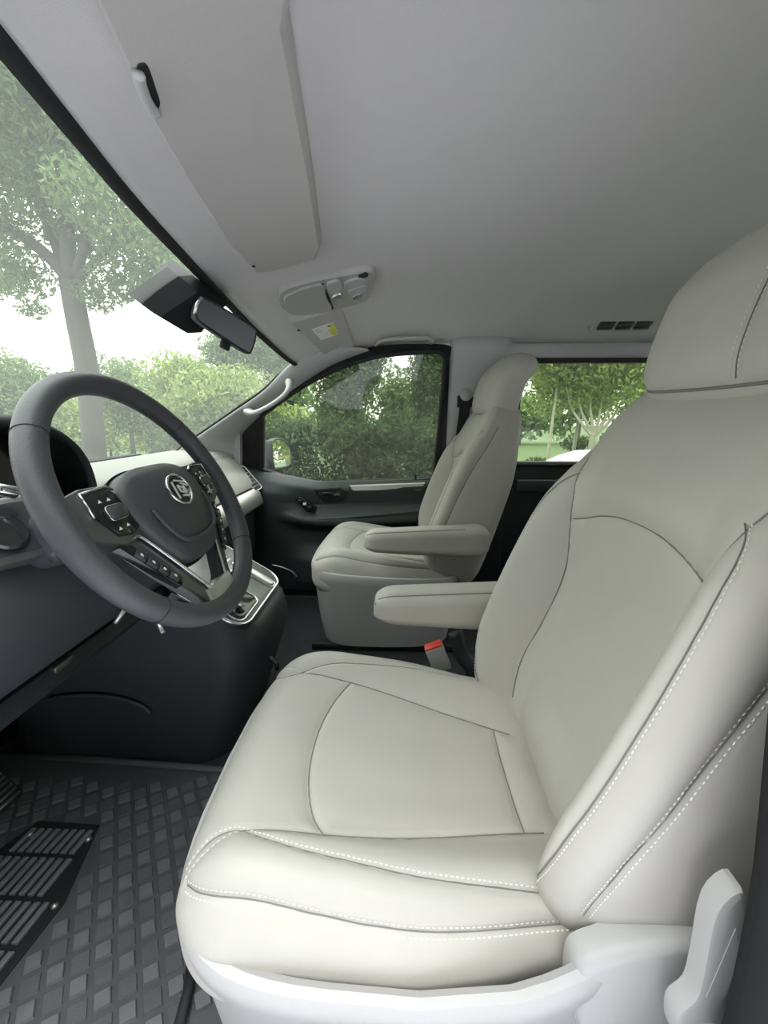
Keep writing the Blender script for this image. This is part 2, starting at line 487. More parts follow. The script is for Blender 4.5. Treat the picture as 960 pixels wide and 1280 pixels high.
# silver strip, handle, switches, belt moulding
a0 = [P(*q, Y=1.885) for q in ((437, 607), (531, 603.5), (527, 612.5), (443, 615.5))]
make('silver_strip', *plateXZ([(p[0], p[2]) for p in a0], 1.91, 1.877, .003), M['satin'], door, smooth=False)['label'] = 'satin silver strip'
hb = [P(*q, Y=1.88) for q in ((393, 611), (425, 609), (433, 614), (433, 622), (424, 626), (404, 626), (396, 619))]
hp = np.array([(p[0], p[2]) for p in hb])
m = MB()
R = []
for off, yy in ((0, 1.90), (0, 1.872), (.008, 1.868), (.012, 1.885), (.016, 1.91)):
    q = offset_poly(hp, off); R.append(np.c_[q[:, 0], np.full(len(q), yy), q[:, 1]])
m.add(*rings(R, True, False, True)); m.build('handle_surround', M['black'], door)
c = hp.mean(0)
make('door_handle', *box((c[0]-.002, 1.872, c[1]+.004), (.045, .006, .010)), M['gloss_black'], door)
swp = [P(*q, Y=1.845) for q in ((369, 622), (377, 621), (394, 634), (391, 639), (381, 636))]
make('switch_panel', *plateXZ([(p[0], p[2]) for p in swp], 1.87, 1.832, .002), M['gloss_black'], door, smooth=False)
for k, (px, py) in enumerate(((375, 626), (381, 630), (387, 634))):
    p = P(px, py, Y=1.832)
    o = make('window_switch', *box(p, (.008, .005, .006)), M['wheel_plastic'] if k != 1 else M['icon'], door)
make('belt_moulding', *tube(np.array([wp(395, 606), wp(440, 604), wp(500, 600.5), wp(541, 598.5)])+np.array((0, -.03, 0)), .009, 8), M['dark'], door)
p = wp(519, 599); make('lock_pin', *tube(np.array([p+np.array((0, -.03, -.01)), p+np.array((0, -.03, .03))]), .005, 8), M['black'], door)
make('armrest_lip', *tube(spline([P(398, 649, Y=1.815), P(430, 647, Y=1.812), P(490, 642, Y=1.812), P(545, 637, Y=1.82)], 20), .006, 8), M['knee'], door)
pk = [P(*q, Y=1.82) for q in ((340, 706), (352, 709), (364, 714), (371, 721))]
make('door_pocket_lip', *tube(spline(pk, 12), .004, 6), M['satin'], door)

# outside door mirror on the passenger side
mir = empty('door_mirror', tuple(P(352, 568, Y=2.17)), 'black wing mirror outside the passenger window', 'mirror')
nm = np.array((.93, -.36, .07)); fm = frame((0, 0, 0), (.36, .93, 0), nm)
md = np.array([(-.085, -.062), (-.082, .062), (-.06, .086), (-.01, .092), (.045, .075), (.08, .035), (.088, -.01), (.07, -.055), (.03, -.075), (-.06, -.075)])
md = spline(np.c_[md, np.zeros(len(md))], 40, True)[:, :2]
m = MB(); R = []
for off, z in ((.035, -.10), (.012, -.075), (0, -.03), (0, .004), (.004, .008), (.010, .003)):
    q = offset_poly(md, off); R.append(fm(np.c_[q, np.full(len(q), z)]))
m.add(*rings(R, True, True, False)); m.build('housing', M['dark'], mir)
q = offset_poly(md, .009); V, F = prism(q, -.005, .003, 0, fm); make('mirror_glass', V, F, M['mirror'], mir, smooth=False)
make('mount_arm', *tube(np.array([fm(np.array([[-.06, -.05, -.05]]))[0], (-.10, -.20, -.06)]), .03, 10), M['black'], mir)

# B-pillar trim far side, belt, rear side wall and window
bp = empty('trim_3', label='light grey far centre pillar trim beside the passenger seat', kind='structure')
def bpl(U, W):
    z = .72+U*.54; y = 1.90-.10*np.clip((z-.6)/.6, 0, 1)
    x0 = .235-.012*U; x = x0+W*.27
    y = y-.03*np.sin(math.pi*np.clip(W*1.0, 0, 1))**.6
    return np.stack([x, y, z], -1)
slab(sheet('pillar_cover', bpl, 12, 14, M['trim_grey'], bp), .012, 1)
make('lower_pillar_cover', *box((.38, 1.905, .38), (.155, .025, .345)), M['dark'], bp)
sb = empty('seat_belt', (.30, 1.80, .95), 'black seat belt hanging from the far centre pillar', 'seat belt')
g = P(583, 493, Y=1.80)-np.array((.30, 1.80, .95))
th = np.linspace(0, 2*np.pi, 24, endpoint=False)
R = [np.c_[g[0]+r*np.cos(th), np.full(24, g[1]+y), g[2]+r*np.sin(th)] for r, y in ((.030, .03), (.030, .004), (.024, -.006), (.0, -.008))]
make('guide_cover', *rings(R, True, True, False), M['trim_grey'], sb)
b0 = P(582, 503, Y=1.80)-np.array((.30, 1.80, .95)); b1 = P(570, 590, Y=1.815)-np.array((.30, 1.80, .95))
make('webbing', np.array([b0+(-.024, 0, 0), b0+(.024, 0, 0), b1+(.022, 0, 0), b1+(-.022, 0, 0), b0+(-.024, .004, 0), b0+(.024, .004, 0), b1+(.022, .004, 0), b1+(-.022, .004, 0)]), [(3, 2, 1, 0), (4, 5, 6, 7), (0, 1, 5, 4), (1, 2, 6, 5), (2, 3, 7, 6), (3, 0, 4, 7)], M['belt'], sb, smooth=False)
make('slot_trim', *box(b0+np.array((0, .006, .004)), (.036, .004, .026)), M['black'], sb)

wr = empty('wall_right', label='far side of the van behind the passenger door', kind='structure')
make('lower_panel', *box((1.42, 1.93, .36), (.92, .03, .345)), M['dark'], wr)
make('lower_armrest', *box((1.0, 1.89, .60), (.42, .02, .03)), M['knee'], wr)
make('rear_quarter', *box((2.05, 1.88, .98), (.29, .03, .29)), M['trim_grey'], wr)
make('window_rail', *box((1.1, 1.815, 1.205), (.66, .03, .028)), M['trim_grey'], wr)
make('window_rail_seal', *box((1.1, 1.835, 1.17), (.66, .02, .012)), M['black'], wr)
make('sill_seal', *box((1.1, 1.90, .705), (.66, .02, .012)), M['black'], wr)
make('window_post', *box((.53, 1.86, .94), (.03, .02, .25)), M['black'], wr)
w2 = make('window_2', *box((1.15, 1.865, .94), (.60, .002, .235)), M['rear_glass'], smooth=False)
tag(w2, 'sliding door window behind the passenger seat', kind='structure')
make('sill', *box((-.25, 1.93, .02), (.75, .06, .05)), M['dark'], wr)
# driver side: sill, centre pillar, rear wall with window, roof rail
wl = empty('wall_left', label='near side of the van behind the open driver door', kind='structure')
make('sill', *box((-.3, .16, -.05), (.75, .05, .05)), M['dark'], wl)
make('lower_panel', *box((1.5, .18, .36), (.85, .03, .345)), M['dark'], wl)
make('rear_quarter', *box((2.05, .22, .98), (.29, .03, .29)), M['trim_grey'], wl)
make('roof_rail', *box((.9, .20, 1.205), (1.35, .03, .03)), M['trim_grey'], wl)
w3 = make('window_3', *box((1.15, .24, .94), (.62, .002, .235)), M['rear_glass'], smooth=False)
tag(w3, 'near sliding door window', kind='structure')
def npil(U, W):                                             # near centre pillar, seen blurred at the right edge
    z = -.05+U*1.25; x = .268-.055*s01(.35, 1.1, z)+W*.30; y = .20+.03*np.clip((z-.6)/.6, 0, 1)-.035*np.sin(math.pi*np.clip(W*1.4, 0, 1))
    return np.stack([x, y, z], -1)
slab(sheet('near_pillar', npil, 30, 12, M['matt_black'], wl), .02, 1)
# the open driver door stands beside the photographer, hinged ahead of the front pillar
d2 = empty('door_2', (-1.0, .12, 0), 'open driver door beside the camera, out of the frame', kind='structure')
d2.rotation_euler = (0, 0, math.radians(-60))
make('door_panel', *box((.55, -.03, .30), (.55, .04, .32)), M['door_dark'], d2)
make('window_frame', *tube(np.array([(.10, -.03, .62), (.30, -.02, .85), (.62, .0, 1.17), (1.0, .0, 1.20), (1.08, -.02, .62)]), .022, 8), M['black'], d2)
make('pane', np.array([(.12, -.03, .62), (.31, -.02, .85), (.62, 0, 1.16), (.99, 0, 1.19), (1.07, -.02, .62)]), [(0, 1, 2, 3, 4)], M['side_glass'], d2, smooth=False)
make('armrest', *box((.60, .04, .42), (.30, .035, .03)), M['knee'], d2)
bonnet = sheet('bonnet', lambda U, W: np.stack([-1.28-U*1.0, .12+W*1.88, .66-.22*U-.12*U**3-.10*np.abs(W*2-1)**3], -1), 10, 12, M['paint'])
tag(bonnet, 'dark bonnet of the van below the windscreen', kind='structure')
wb = empty('wall_back', label='rear end of the van', kind='structure')
make('tailgate', *box((2.33, YC, .40), (.03, .86, .42)), M['dark'], wb)
make('tailgate_top', *box((2.33, YC, 1.24), (.03, .80, .06)), M['trim_grey'], wb)
wf = make('wall_front', *box((-1.17, YC, .34), (.03, .90, .36)), M['dark']); tag(wf, 'dark firewall under the dashboard', kind='structure')

# ------------------------------------------------------------------ seats
HX, HZ, TILT = .272, .35, math.radians(15.5)                 # hinge of the backrest, recline
CT, ST = math.cos(TILT), math.sin(TILT)
def back_to_seat(t, y, h):
    return np.stack([HX+ST*h-CT*t, y, HZ+CT*h+ST*t], -1)
def cushion_form(p):
    x, y, z = p[:, 0].copy(), p[:, 1].copy(), p[:, 2].copy()
    u = (x-.015)/.285; v = np.abs(y)/.26; w = (z-.315)/.085
    top = s01(-.4, 1, w)
    fade = .25+.75*s01(-1.0, -.45, u)
    z += top*(.030*s01(.45, .80, v)*fade-.020*(1-s01(.15, .70, v))*s01(-.9, -.3, u)-.010*s01(.9, 1, v))
    z -= .015*s01(-.55, -1.0, u)*top                         # nose falls away
    z += -.15*(x+.08)*(.35+.65*top)
    y *= 1-.16*s01(-.1, 1, u)
    x -= .022*(1-v*v)*s01(.1, -1, u)
    return np.stack([x, y, z], 1)
BH = [-.08, 0, .1, .2, .3, .4, .46, .52, .58, .66]
BW = [.205, .220, .245, .252, .252, .248, .240, .222, .205, .188]
def back_form(p):
    """p = (t, a, h) in unit box: t 0..1 back to front, a -1..1, h along the back"""
    t, a, h = p[:, 0], p[:, 1], p[:, 2]
    hw = np.interp(h, BH, BW); hw = (np.interp(h-.02, BH, BW)+hw+np.interp(h+.02, BH, BW))/3
    k = lambda H, Wd: (np.interp(h-.03, H, Wd)+np.interp(h, H, Wd)+np.interp(h+.03, H, Wd))/3
    tc = k([-.08, 0, .1, .2, .3, .4, .45, .55, .66], [.02, .030, .035, .030, .035, .055, .068, .060, .035])
    bo = k([-.08, 0, .1, .2, .3, .4, .47, .53], [.05, .085, .105, .105, .092, .060, .020, 0])
    tf = tc+bo*s01(.50, .86, np.abs(a))-.012*(1-s01(0, .6, np.abs(a)))*s01(.02, .1, h)*s01(.46, .40, h)
    tb = -.115+.035*s01(.35, .66, h)
    tt = tb+t*(tf-tb)
    return back_to_seat(tt, a*hw, h)
def head_form(p):
    t, y, h = p[:, 0].copy(), p[:, 1].copy(), p[:, 2].copy()
    hh = (h-.738)/.126
    t = t+.010; t -= .035*s01(.1, 1.0, hh)*(t > -1)+.010*s01(-.2, -1, hh)
    t -= .014*(np.abs(y)/.178)**2.2
    y *= 1-.10*s01(.2, 1, hh)
    h = h-.012*(1-(np.abs(y)/.178)**2)*s01(-.2, -1, hh)
    return back_to_seat(t, y, h)
def arm_form(p):
    x, y, z = p[:, 0].copy(), p[:, 1].copy(), p[:, 2].copy()
    u = np.clip((x+.05)/.40, 0, 1)                           # 0 tip .. 1 pivot
    low = s01(.02, -.05, z-.495)
    z += low*.036*(1-u)**1.4
    z += .022*u-.012
    return np.stack([x, y, z], 1)

def padded(key, half, ctr, r, n, form, unit=None, seams=(), puff=.004, depth=.0035, w=.0045, w2=.020):
    V0, F = rbox(half, r, n); V0 = V0+np.asarray(ctr)
    P0 = unit(V0) if unit else V0
    V1 = form(P0)
    N = vnormals(V1, F)
    if np.sum(N*(V1-V1.mean(0))) < 0: F = F[:, ::-1]; N = -N
    bv0 = BVHTree.FromPolygons([tuple(v) for v in P0], [tuple(int(i) for i in f) for f in F])
    paths = []
    for s in seams:
        pts = spline(s['p'], 160)
        on = np.array([tuple(bv0.find_nearest(Vector(q))[0]) for q in pts])
        paths.append((smooth_path(resample(form(on), .004), 5), s))
    disp = np.zeros(len(V1))
    for Q, s in paths:
        kd = KDTree(len(Q))
        for i, q in enumerate(Q): kd.insert(q, i)
        kd.balance()
        lo, hi = Q.min(0)-.07, Q.max(0)+.07
        sel = np.where(np.all((V1 > lo) & (V1 < hi), 1))[0]
        d = np.array([kd.find(V1[i])[2] for i in sel])
        g = s.get('d', 1)
        disp[sel] = np.maximum(disp[sel], g*(depth*np.exp(-(d/w)**2)+puff*np.exp(-(d/w2)**2)))
    V2 = V1-N*disp[:, None]
    bv = BVHTree.FromPolygons([tuple(v) for v in V2], [tuple(int(i) for i in f) for f in F])
    bv1 = BVHTree.FromPolygons([tuple(v) for v in V1], [tuple(int(i) for i in f) for f in F])
    sm, stt = MB(), MB()
    for Q, s in paths:
        NN = np.array([tuple(bv1.find_nearest(Vector(q))[1]) for q in Q])
        NN = smooth_path(NN, 6); NN /= np.linalg.norm(NN, axis=1)[:, None]
        S = Q-NN*(depth+puff)*s.get('d', 1)
        if s.get('seam_shade', 1):
            sm.add(*tube(S+NN*s.get('lift', .0009), s.get('r', .0008 if s.get('st') else .0011), 6, up=NN))  # thin dark tube drawn as the shade line of the groove
        for off in s.get('st', ()):
            T = np.gradient(S, axis=0); T /= np.linalg.norm(T, axis=1)[:, None]+1e-9
            side = np.cross(T, NN)
            row = resample(S+side*off, .0065)
            for i in range(1, len(row)-1):
                nq = NN[min(len(NN)-1, int(i/len(row)*len(NN)))]
                h = bv.ray_cast(Vector(row[i]+nq*.02), Vector(-nq), .05)
                if h[0] is None: continue
                d = row[i+1]-row[i-1]; d /= np.linalg.norm(d)
                nn = np.array(h[1]); c = np.array(h[0])+nn*.0004; sd_ = np.cross(d, nn)
                L, Wd, H = .0019, .00062, .0007
                v = [c+d*a*L+sd_*b*Wd for a, b in ((-1, -1), (1, -1), (1, 1), (-1, 1))]
                tp = [c+d*a*L*.7+sd_*b*Wd*.6+nn*H for a, b in ((-1, -1), (1, -1), (1, 1), (-1, 1))]
                stt.add(np.array(v+tp), [(4, 5, 6, 7), (0, 1, 5, 4), (1, 2, 6, 5), (2, 3, 7, 6), (3, 0, 4, 7)])
    return dict(V=V2, F=F, seam_shade=sm, st=stt)

def both(p): return [p, [(a, -b, c) for a, b, c in p]]
SEATDATA = {}
def seat_data():
    if SEATDATA: return SEATDATA
    # cushion: seam points (x, y, z) on the undeformed box, z high = top face, low = side
    top = .40
    J = (-.185, .155, top)
    cs = []
    for sg in (1, -1):
        f = lambda pts: [(x, sg*y, z) for x, y, z in pts]
        cs.append(dict(p=f([(-.268, .185, .36), (-.262, .172, .39), (-.235, .158, top), (-.205, .153, top), J, (-.15, .168, top), (-.10, .180, top), (0, .192, top), (.10, .206, top), (.27, .235, top)]), st=(.0045*sg,)))
        cs.append(dict(p=f([J, (-.14, .150, top), (-.06, .142, top), (.05, .125, top), (.22, .102, top)])))
        cs.append(dict(p=f([(-.255, .205, .375), (-.23, .222, .385), (-.18, .236, .39), (-.08, .247, .385), (.05, .251, .382), (.27, .253, .382)]), st=(.005, -.005)))
        cs.append(dict(p=f([(-.262, .20, .372), (-.235, .182, top), J]), st=(.0,), seam_shade=0, d=.5))
    cs.append(dict(p=[(-.085, .146, top), (-.105, .115, top), (-.120, .06, top), (-.124, 0, top), (-.120, -.06, top), (-.105, -.115, top), (-.085, -.146, top)]))
    cs.append(dict(p=[(.19, .104, top), (.19, 0, top), (.19, -.104, top)]))
    SEATDATA['cushion'] = padded('cushion', (.280, .252, .085), (.018, 0, .315), (.085, .075, .068), (130, 120, 40), cushion_form, seams=cs)
    # backrest: unit coordinates t 0..1, a -1..1, h
    un = lambda V: np.stack([(V[:, 0]+1)/2, V[:, 1], V[:, 2]], 1)
    bs = []
    for sg in (1, -1):
        f = lambda pts: [(t, sg*a, h) for a, h, t in pts]
        bs.append(dict(p=f([(.60, .02, 1), (.60, .10, 1), (.58, .2, 1), (.57, .30, 1), (.60, .37, 1), (.645, .43, 1), (.70, .46, 1), (.80, .505, 1), (.93, .54, .95)])))
        bs.append(dict(p=f([(.80, .00, 1), (.87, .06, 1), (.90, .15, 1), (.90, .25, 1), (.89, .34, 1), (.86, .41, 1), (.80, .46, 1), (.715, .480, 1)]), st=(-.0045*sg,), d=.6))
        bs.append(dict(p=f([(.97, .03, .80), (.99, .10, .80), (1, .2, .78), (1, .3, .76), (1, .4, .72), (1, .5, .68), (1, .56, .64)]), st=(.0055, -.0055)))
    bs.append(dict(p=[(1, a, .432-.05*abs(a/.7)**2.4) for a in np.linspace(-.60, .60, 15)]))
    SEATDATA['backrest'] = padded('backrest', (1, 1, .35), (0, 0, .295), (.42, .24, .085), (44, 130, 150), back_form, un, seams=bs)
    hs = []
    hs.append(dict(p=[(.062, -.045, h) for h in (.635, .68, .73, .78, .84)], st=(.0055, -.0055), d=.8))
    hs.append(dict(p=[(.05, a, .632) for a in np.linspace(-.17, .17, 13)], r=.0022, d=.6))
    SEATDATA['headrest'] = padded('headrest', (.062, .178, .126), (-.0, 0, .738), (.05, .065, .06), (30, 70, 50), head_form, seams=hs)
    asm = [dict(p=[(x, sg*.030+.295, .546) for x in (-.05, 0, .1, .2, .30)], d=.6) for sg in (1, -1)]
    asm.append(dict(p=[(-.05, .295+y, .525) for y in (-.03, 0, .03)], d=.6))
    SEATDATA['armrest'] = padded('armrest', (.22, .041, .055), (.168, .295, .495), (.05, .024, .03), (70, 24, 28), arm_form, seams=asm, puff=.001, depth=.002)
    return SEATDATA

def outline_plan(off=0.0, n=72):
    """plan outline of the seat base, front at -x"""
    th = np.linspace(0, 2*np.pi, n, endpoint=False)
    e = 4.6
    c, s = np.cos(th), np.sin(th)
    x = .028+(.294+off)*np.sign(c)*np.abs(c)**(2/e); y = (.270+off)*np.sign(s)*np.abs(s)**(2/e)
    u = (x-.028)/.3
    y = y*(1-.10*np.clip(u, 0, 1)**1.5)
    x = x-.020*(1-np.minimum((y/.27)**2, 1))*np.clip(-u, 0, 1)
    return x, y

def build_seat(name, loc, label, inb, head=0.):
    D = seat_data()
    root = empty(name, loc, label, 'seat')
    sgn = inb                                                # +1: armrest towards +Y
    def put(nm, key, mt, parent, sh=(0, 0, 0)):
        d = D[key]; V = (d['V']+sh)*(1, sgn, 1); F = d['F'] if sgn > 0 else d['F'][:, ::-1]
        o = make(nm, V, F, mt, parent)
        for sub, mm, kk in (('seam_shade', M['seam_shade'], 'seam_shade'), ('stitching', M['stitch'], 'st')):
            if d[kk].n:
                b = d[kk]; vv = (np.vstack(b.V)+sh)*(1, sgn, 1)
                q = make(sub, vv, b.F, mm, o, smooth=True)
                if kk == 'st': q['kind'] = 'stuff'; q['label'] = 'white stitching'
        return o
    put('cushion', 'cushion', M['leather'], root)
    put('backrest', 'backrest', M['leather'], root)
    put('headrest', 'headrest', M['leather'], root, (-ST*head, 0, -CT*head))
    put('armrest', 'armrest', M['leather'], root)
    # plastic valance around the cushion
    x, y = outline_plan()
    zt = .358-.05*(x+.25)+.055*s01(.06, .30, x)*s01(-.12, -.2, y)
    R = []
    for off, z, ab in ((-.035, .03, 1), (-.02, .12, 1), (-.006, -.075, 0), (.004, -.035, 0), (.006, -.012, 0), (.002, -.002, 0), (-.006, .0, 0), (-.014, -.006, 0), (-.02, -.03, 0)):
        xx, yy = outline_plan(off)
        R.append(np.stack([xx, yy*sgn, (np.full(len(xx), z) if ab else zt+z)], 1))
    m = MB(); m.add(*rings(R, True, True, False))
    sh = m.build('side_shield', M['light_plastic'], root)
    # hinge cover where the shield rises to the backrest
    for sd_ in (-1,):
        pl = [(.19, .36), (.22, .395), (.27, .415), (.33, .42), (.39, .39), (.40, .30), (.36, .22), (.22, .25)]
        yy = sd_*.225
        V, F = prism(spline(np.c_[np.array(pl), np.zeros(len(pl))], 48, True)[:, :2], 0, .030, .012, steps=4)
        V = np.c_[V[:, 0], (yy+V[:, 2]*sd_)*sgn, V[:, 1]]
        MB().add(V, F).build('hinge_cover', M['light_plastic'], root)
    # recline lever on the outboard side
    yo = -.278*sgn
    lv = [(.262, .335), (.30, .315), (.335, .335), (.340, .375), (.315, .405), (.318, .46), (.325, .515), (.312, .535), (.290, .585), (.262, .553), (.268, .46), (.268, .415), (.250, .385)]
    lv = [((a-.297)*.62+.293, (b-.362)*.80+.372) for a, b in lv]
    V, F = prism(spline(np.c_[np.array(lv), np.zeros(len(lv))], 52, True)[:, :2], -.006, .012, .005)
    lev = MB().add(np.c_[V[:, 0], yo-V[:, 2]*sgn, V[:, 1]], F).build('recline_lever', M['light_plastic'], root)
    rc = [(.279, .425), (.305, .430), (.306, .50), (.290, .535)]
    rc = [((a-.297)*.62+.293, (b-.362)*.80+.372) for a, b in rc]
    V, F = prism(rc, .0115, .0126); make('finger_recess', np.c_[V[:, 0], yo-V[:, 2]*sgn, V[:, 1]], F, M['trim_grey'], lev, smooth=False)
    th = np.linspace(0, 2*np.pi, 28, endpoint=False)
    R = [np.c_[.293+r*np.cos(th), np.full(28, yo-z*sgn), .372+r*np.sin(th)] for r, z in ((.015, .008), (.015, .014), (.013, .016), (.011, .014), (0, .015))]
    MB().add(*rings(R, True, True, False)).build('pivot_cap', M['trim_grey'], lev)
    # armrest pivot, headrest posts, runners
    MB().add(*tube(np.array([(.285, .235*sgn, .50), (.285, .27*sgn, .50)]), .03, 16)).build('armrest_pivot', M['dark'], root)
    for yy in (-.06, .06):
        a = back_to_seat(-.03, yy, .57); b = back_to_seat(-.03, yy, .67)
        make('headrest_post', *tube(np.array([a, b]), .006, 10), M['chrome'], root)
    for yy in (-.20, .20):
        make('seat_rail', *box((.03, yy, .014), (.31, .018, .014)), M['black'], root)
    return root

drv = build_seat('driver_seat', (0, .53, 0), 'light grey leather driver seat nearest the camera, beside the steering wheel', 1)
pas = build_seat('passenger_seat', (-.065, 1.60, 0), 'light grey leather front passenger seat by the far door window', -1, .028)

# belt buckle between the seats
bk = empty('belt_buckle', (.13, .95, .0), 'light grey seat belt buckle with red button between the front seats', 'buckle')
fb_ = frame((-.012, 0, .275), (1, .1, -.15), (-.35, -.1, .93))
make('buckle_body', *box((0, 0, 0), (.026, .015, .04), fb_), M['light_plastic'], bk)
make('release_button', *box((0, 0, .042), (.024, .012, .004), fb_), M['red'], bk)
make('stalk', *tube(np.array([fb_(np.array([[0, 0, -.035]]))[0], (.03, .0, .12), (.05, 0, .02)]), .012, 10), M['black'], bk)
mb_ = empty('buckle_bracket', (.19, .97, 0), 'black plastic bracket beside the seat belt buckle', 'bracket')
make('bracket_arm', *tube(spline([(-.02, .02, .33), (.0, .0, .27), (.03, -.02, .22), (.05, -.03, .02)], 14), .022, 10), M['dark'], mb_)
make('bracket_foot', *box((.05, -.03, .03), (.05, .03, .03)), M['black'], mb_)

# ------------------------------------------------------------------ steering wheel
WC = np.array([-.336, .533, .814]); WA = math.radians(26.5); WB = math.radians(-1.5)
we1 = np.array([math.sin(WB), math.cos(WB), 0])
we2 = np.array([-math.sin(WA)*math.cos(WB), math.sin(WA)*math.sin(WB), math.cos(WA)])
wn_ = np.cross(we1, we2)
sw = empty('steering_wheel', tuple(WC), 'dark grey leather steering wheel with chrome emblem in front of the driver seat', 'steering wheel')
sw.rotation_euler = Matrix((we1, we2, wn_)).transposed().to_euler()
th = np.linspace(0, 2*np.pi, 96, endpoint=False)
RW = .177
make('rim', *tube(np.c_[RW*np.cos(th), RW*np.sin(th), np.zeros(96)], .0152, 20, True, up=(0, 0, 1), r2=.0160), M['wheel_leather'], sw)
for a in (38, 142, 222, 318):
    a = math.radians(a); q = np.array((math.cos(a), math.sin(a), 0))
    t2 = np.linspace(0, 2*np.pi, 24, endpoint=False)
    ring_ = q*RW+np.outer(np.cos(t2), q)*.0154+np.outer(np.sin(t2), (0, 0, 1))*.0162
    make('rim_seam', *tube(ring_, .0006, 5, True, up=q), M['black'], sw)
hub = np.array([(0, .052), (.035, .051), (.066, .042), (.086, .022), (.090, -.004), (.078, -.040), (.058, -.076), (.042, -.092), (0, -.098), (-.042, -.092), (-.058, -.076), (-.078, -.040), (-.090, -.004), (-.086, .022), (-.066, .042), (-.035, .051)])
hub = spline(np.c_[hub, np.zeros(16)], 64, True)[:, :2]
def ringz(q, z, dz=0): return np.c_[q, z+dz*np.asarray(q)[:, 1]]
R = [ringz(hub, -.03), ringz(hub, .002), ringz(offset_poly(hub, .002), .008), ringz(offset_poly(hub, .007), .0125)]
for k in (.86, .72, .55, .35, .15): R.append(np.c_[hub*k+(0, -.02*(1-k)*0), .0125+.016*(1-((k-.1)/.8)**2)*np.ones(64)])
hb_ = MB().add(*rings(R)).build('airbag_cover', M['wheel_plastic'], sw, sharp=60)
# the raised lower lip of the cover
lip = spline([(-.066, -.010, .019), (-.064, -.032, .0215), (-.052, -.056, .0215), (-.036, -.066, .0215), (0, -.070, .022), (.036, -.066, .0215), (.052, -.056, .0215), (.064, -.032, .0215), (.066, -.010, .019)], 40)
make('cover_crease', *tube(lip, .0035, 8, up=(0, 0, 1), r2=.0025), M['wheel_plastic'], hb_)
# emblem: ring with slanted strokes
em = empty('emblem', (-.004, .002, .0285)); em.parent = sw
th3 = np.linspace(0, 2*np.pi, 40, endpoint=False)
make('emblem_disc', *rings([np.c_[r*np.cos(th3)*1.1, r*np.sin(th3), np.full(40, z)] for r, z in ((.023, -.006), (.023, .0), (.021, .001), (0.0, .0015))], True, True, False), M['gloss_black'], em)
make('emblem_ring', *tube(np.c_[.0225*1.1*np.cos(th3), .0225*np.sin(th3), np.full(40, .0012)], .0020, 8, True), M['chrome'], em)
m = MB()
for pts in ([(-.011, .013), (-.013, -.013)], [(-.004, .014), (.017, .009)], [(.006, .008), (.021, .002)], [(.010, .004), (.010, -.008)], [(-.003, .006), (.006, .001), (.005, -.007), (-.002, -.004), (-.003, .006)], [(-.003, -.010), (.012, -.012)]):
    m.add(*tube(np.array([(a, b, .0022) for a, b in pts]), .0014, 6))
m.build('emblem_strokes', M['silver'], em)

for sg, side in ((-1, 'left'), (1, 'right')):
    f = lambda pts: [(a*-sg, b) for a, b in pts] if sg > 0 else pts
    sp_ = [(-.172, .034), (-.13, .042), (-.088, .040), (-.082, -.030), (-.118, -.036), (-.150, -.020), (-.172, -.012)]
    V, F = prism(f(sp_), -.022, .004, .005); MB().add(V, F).build('spoke', M['gunmetal'], sw)
    pod = [(-.136, .032), (-.100, .034), (-.090, .026), (-.086, -.022), (-.104, -.027), (-.124, -.022), (-.138, .004)]
    V, F = prism(f(pod), .002, .0075, .003); pd = MB().add(V, F).build('switch_pod', M['gloss_black'], sw)
    cx = -.112 if sg < 0 else .112
    make('pod_bezel', *tube(np.array([(a, b, .006) for a, b in f([(-.140, .006), (-.138, .035), (-.100, .037), (-.090, .031)])]), .0016, 6), M['chrome'], pd)
    make('rocker', *box((cx, .004, .010), (.013, .0075, .0035)), M['wheel_plastic'], pd)
    make('rocker_edge', *tube(np.array([(cx+a, .004+b, .0115) for a, b in rrect(.028, .018, .004, 2)]), .0008, 5, True), M['chrome'], pd)
    for ix, iy in ((cx-.010, .021), (cx+.004, .021), (cx-.006, -.015), (cx+.008, -.014)):
        V, F = prism([(ix-.0028, iy-.0016), (ix+.0028, iy-.0016), (ix+.0006, iy+.0022)], .0074, .0080)
        make('button_mark', V, F, M['icon'], pd, smooth=False)
    # lower diagonal spoke: arm, chrome blade, buttons
    arm = [(-.118, -.030), (-.084, -.034), (-.050, -.095), (-.022, -.136), (.004, -.150), (.004, -.178), (-.034, -.172), (-.052, -.140), (-.085, -.090)]
    V, F = prism(f(arm), -.020, -.002, .004); MB().add(V, F).build('lower_spoke', M['gunmetal'] if sg < 0 else M['wheel_plastic'], sw)
    ed = spline([(a, b, .001) for a, b in f([(-.128, -.024), (-.104, -.031), (-.088, -.034), (-.060, -.080), (-.034, -.128), (-.020, -.150)])], 24)
    make('chrome_blade', *tube(ed, .0032, 8, r2=.0022), M['chrome'], sw)
    bb = [(-.126, -.034), (-.108, -.037), (-.062, -.106), (-.072, -.114), (-.094, -.084)]
    V, F = prism(f(bb), -.012, .0005, .003); bt = MB().add(V, F).build('button_bar', M['gloss_black'], sw)
    for k in range(4):
        u = (k+.5)/4; c0 = np.array((-.113, -.046))+(np.array((-.073, -.104))-np.array((-.113, -.046)))*u
        fr = frame((c0[0]*-sg if sg > 0 else c0[0], c0[1], .0015), (sg*-.52, -.85, 0), (0, 0, 1))
        make('bar_button', *box((0, 0, 0), (.0075, .0055, .002), fr), M['wheel_plastic'], bt)
        make('button_mark', *box((0, 0, .0022), (.0022, .0014, .0004), fr, .0003), M['icon'], bt)
    win = [(-.130, -.040), (-.118, -.040), (-.076, -.108), (-.055, -.140), (-.095, -.140), (-.135, -.085)]
ft = [(-.036, -.140), (.036, -.140), (.042, -.178), (0, -.184), (-.042, -.178)]
V, F = prism(ft, -.018, .003, .004); MB().add(V, F).build('spoke_foot', M['satin'], sw)
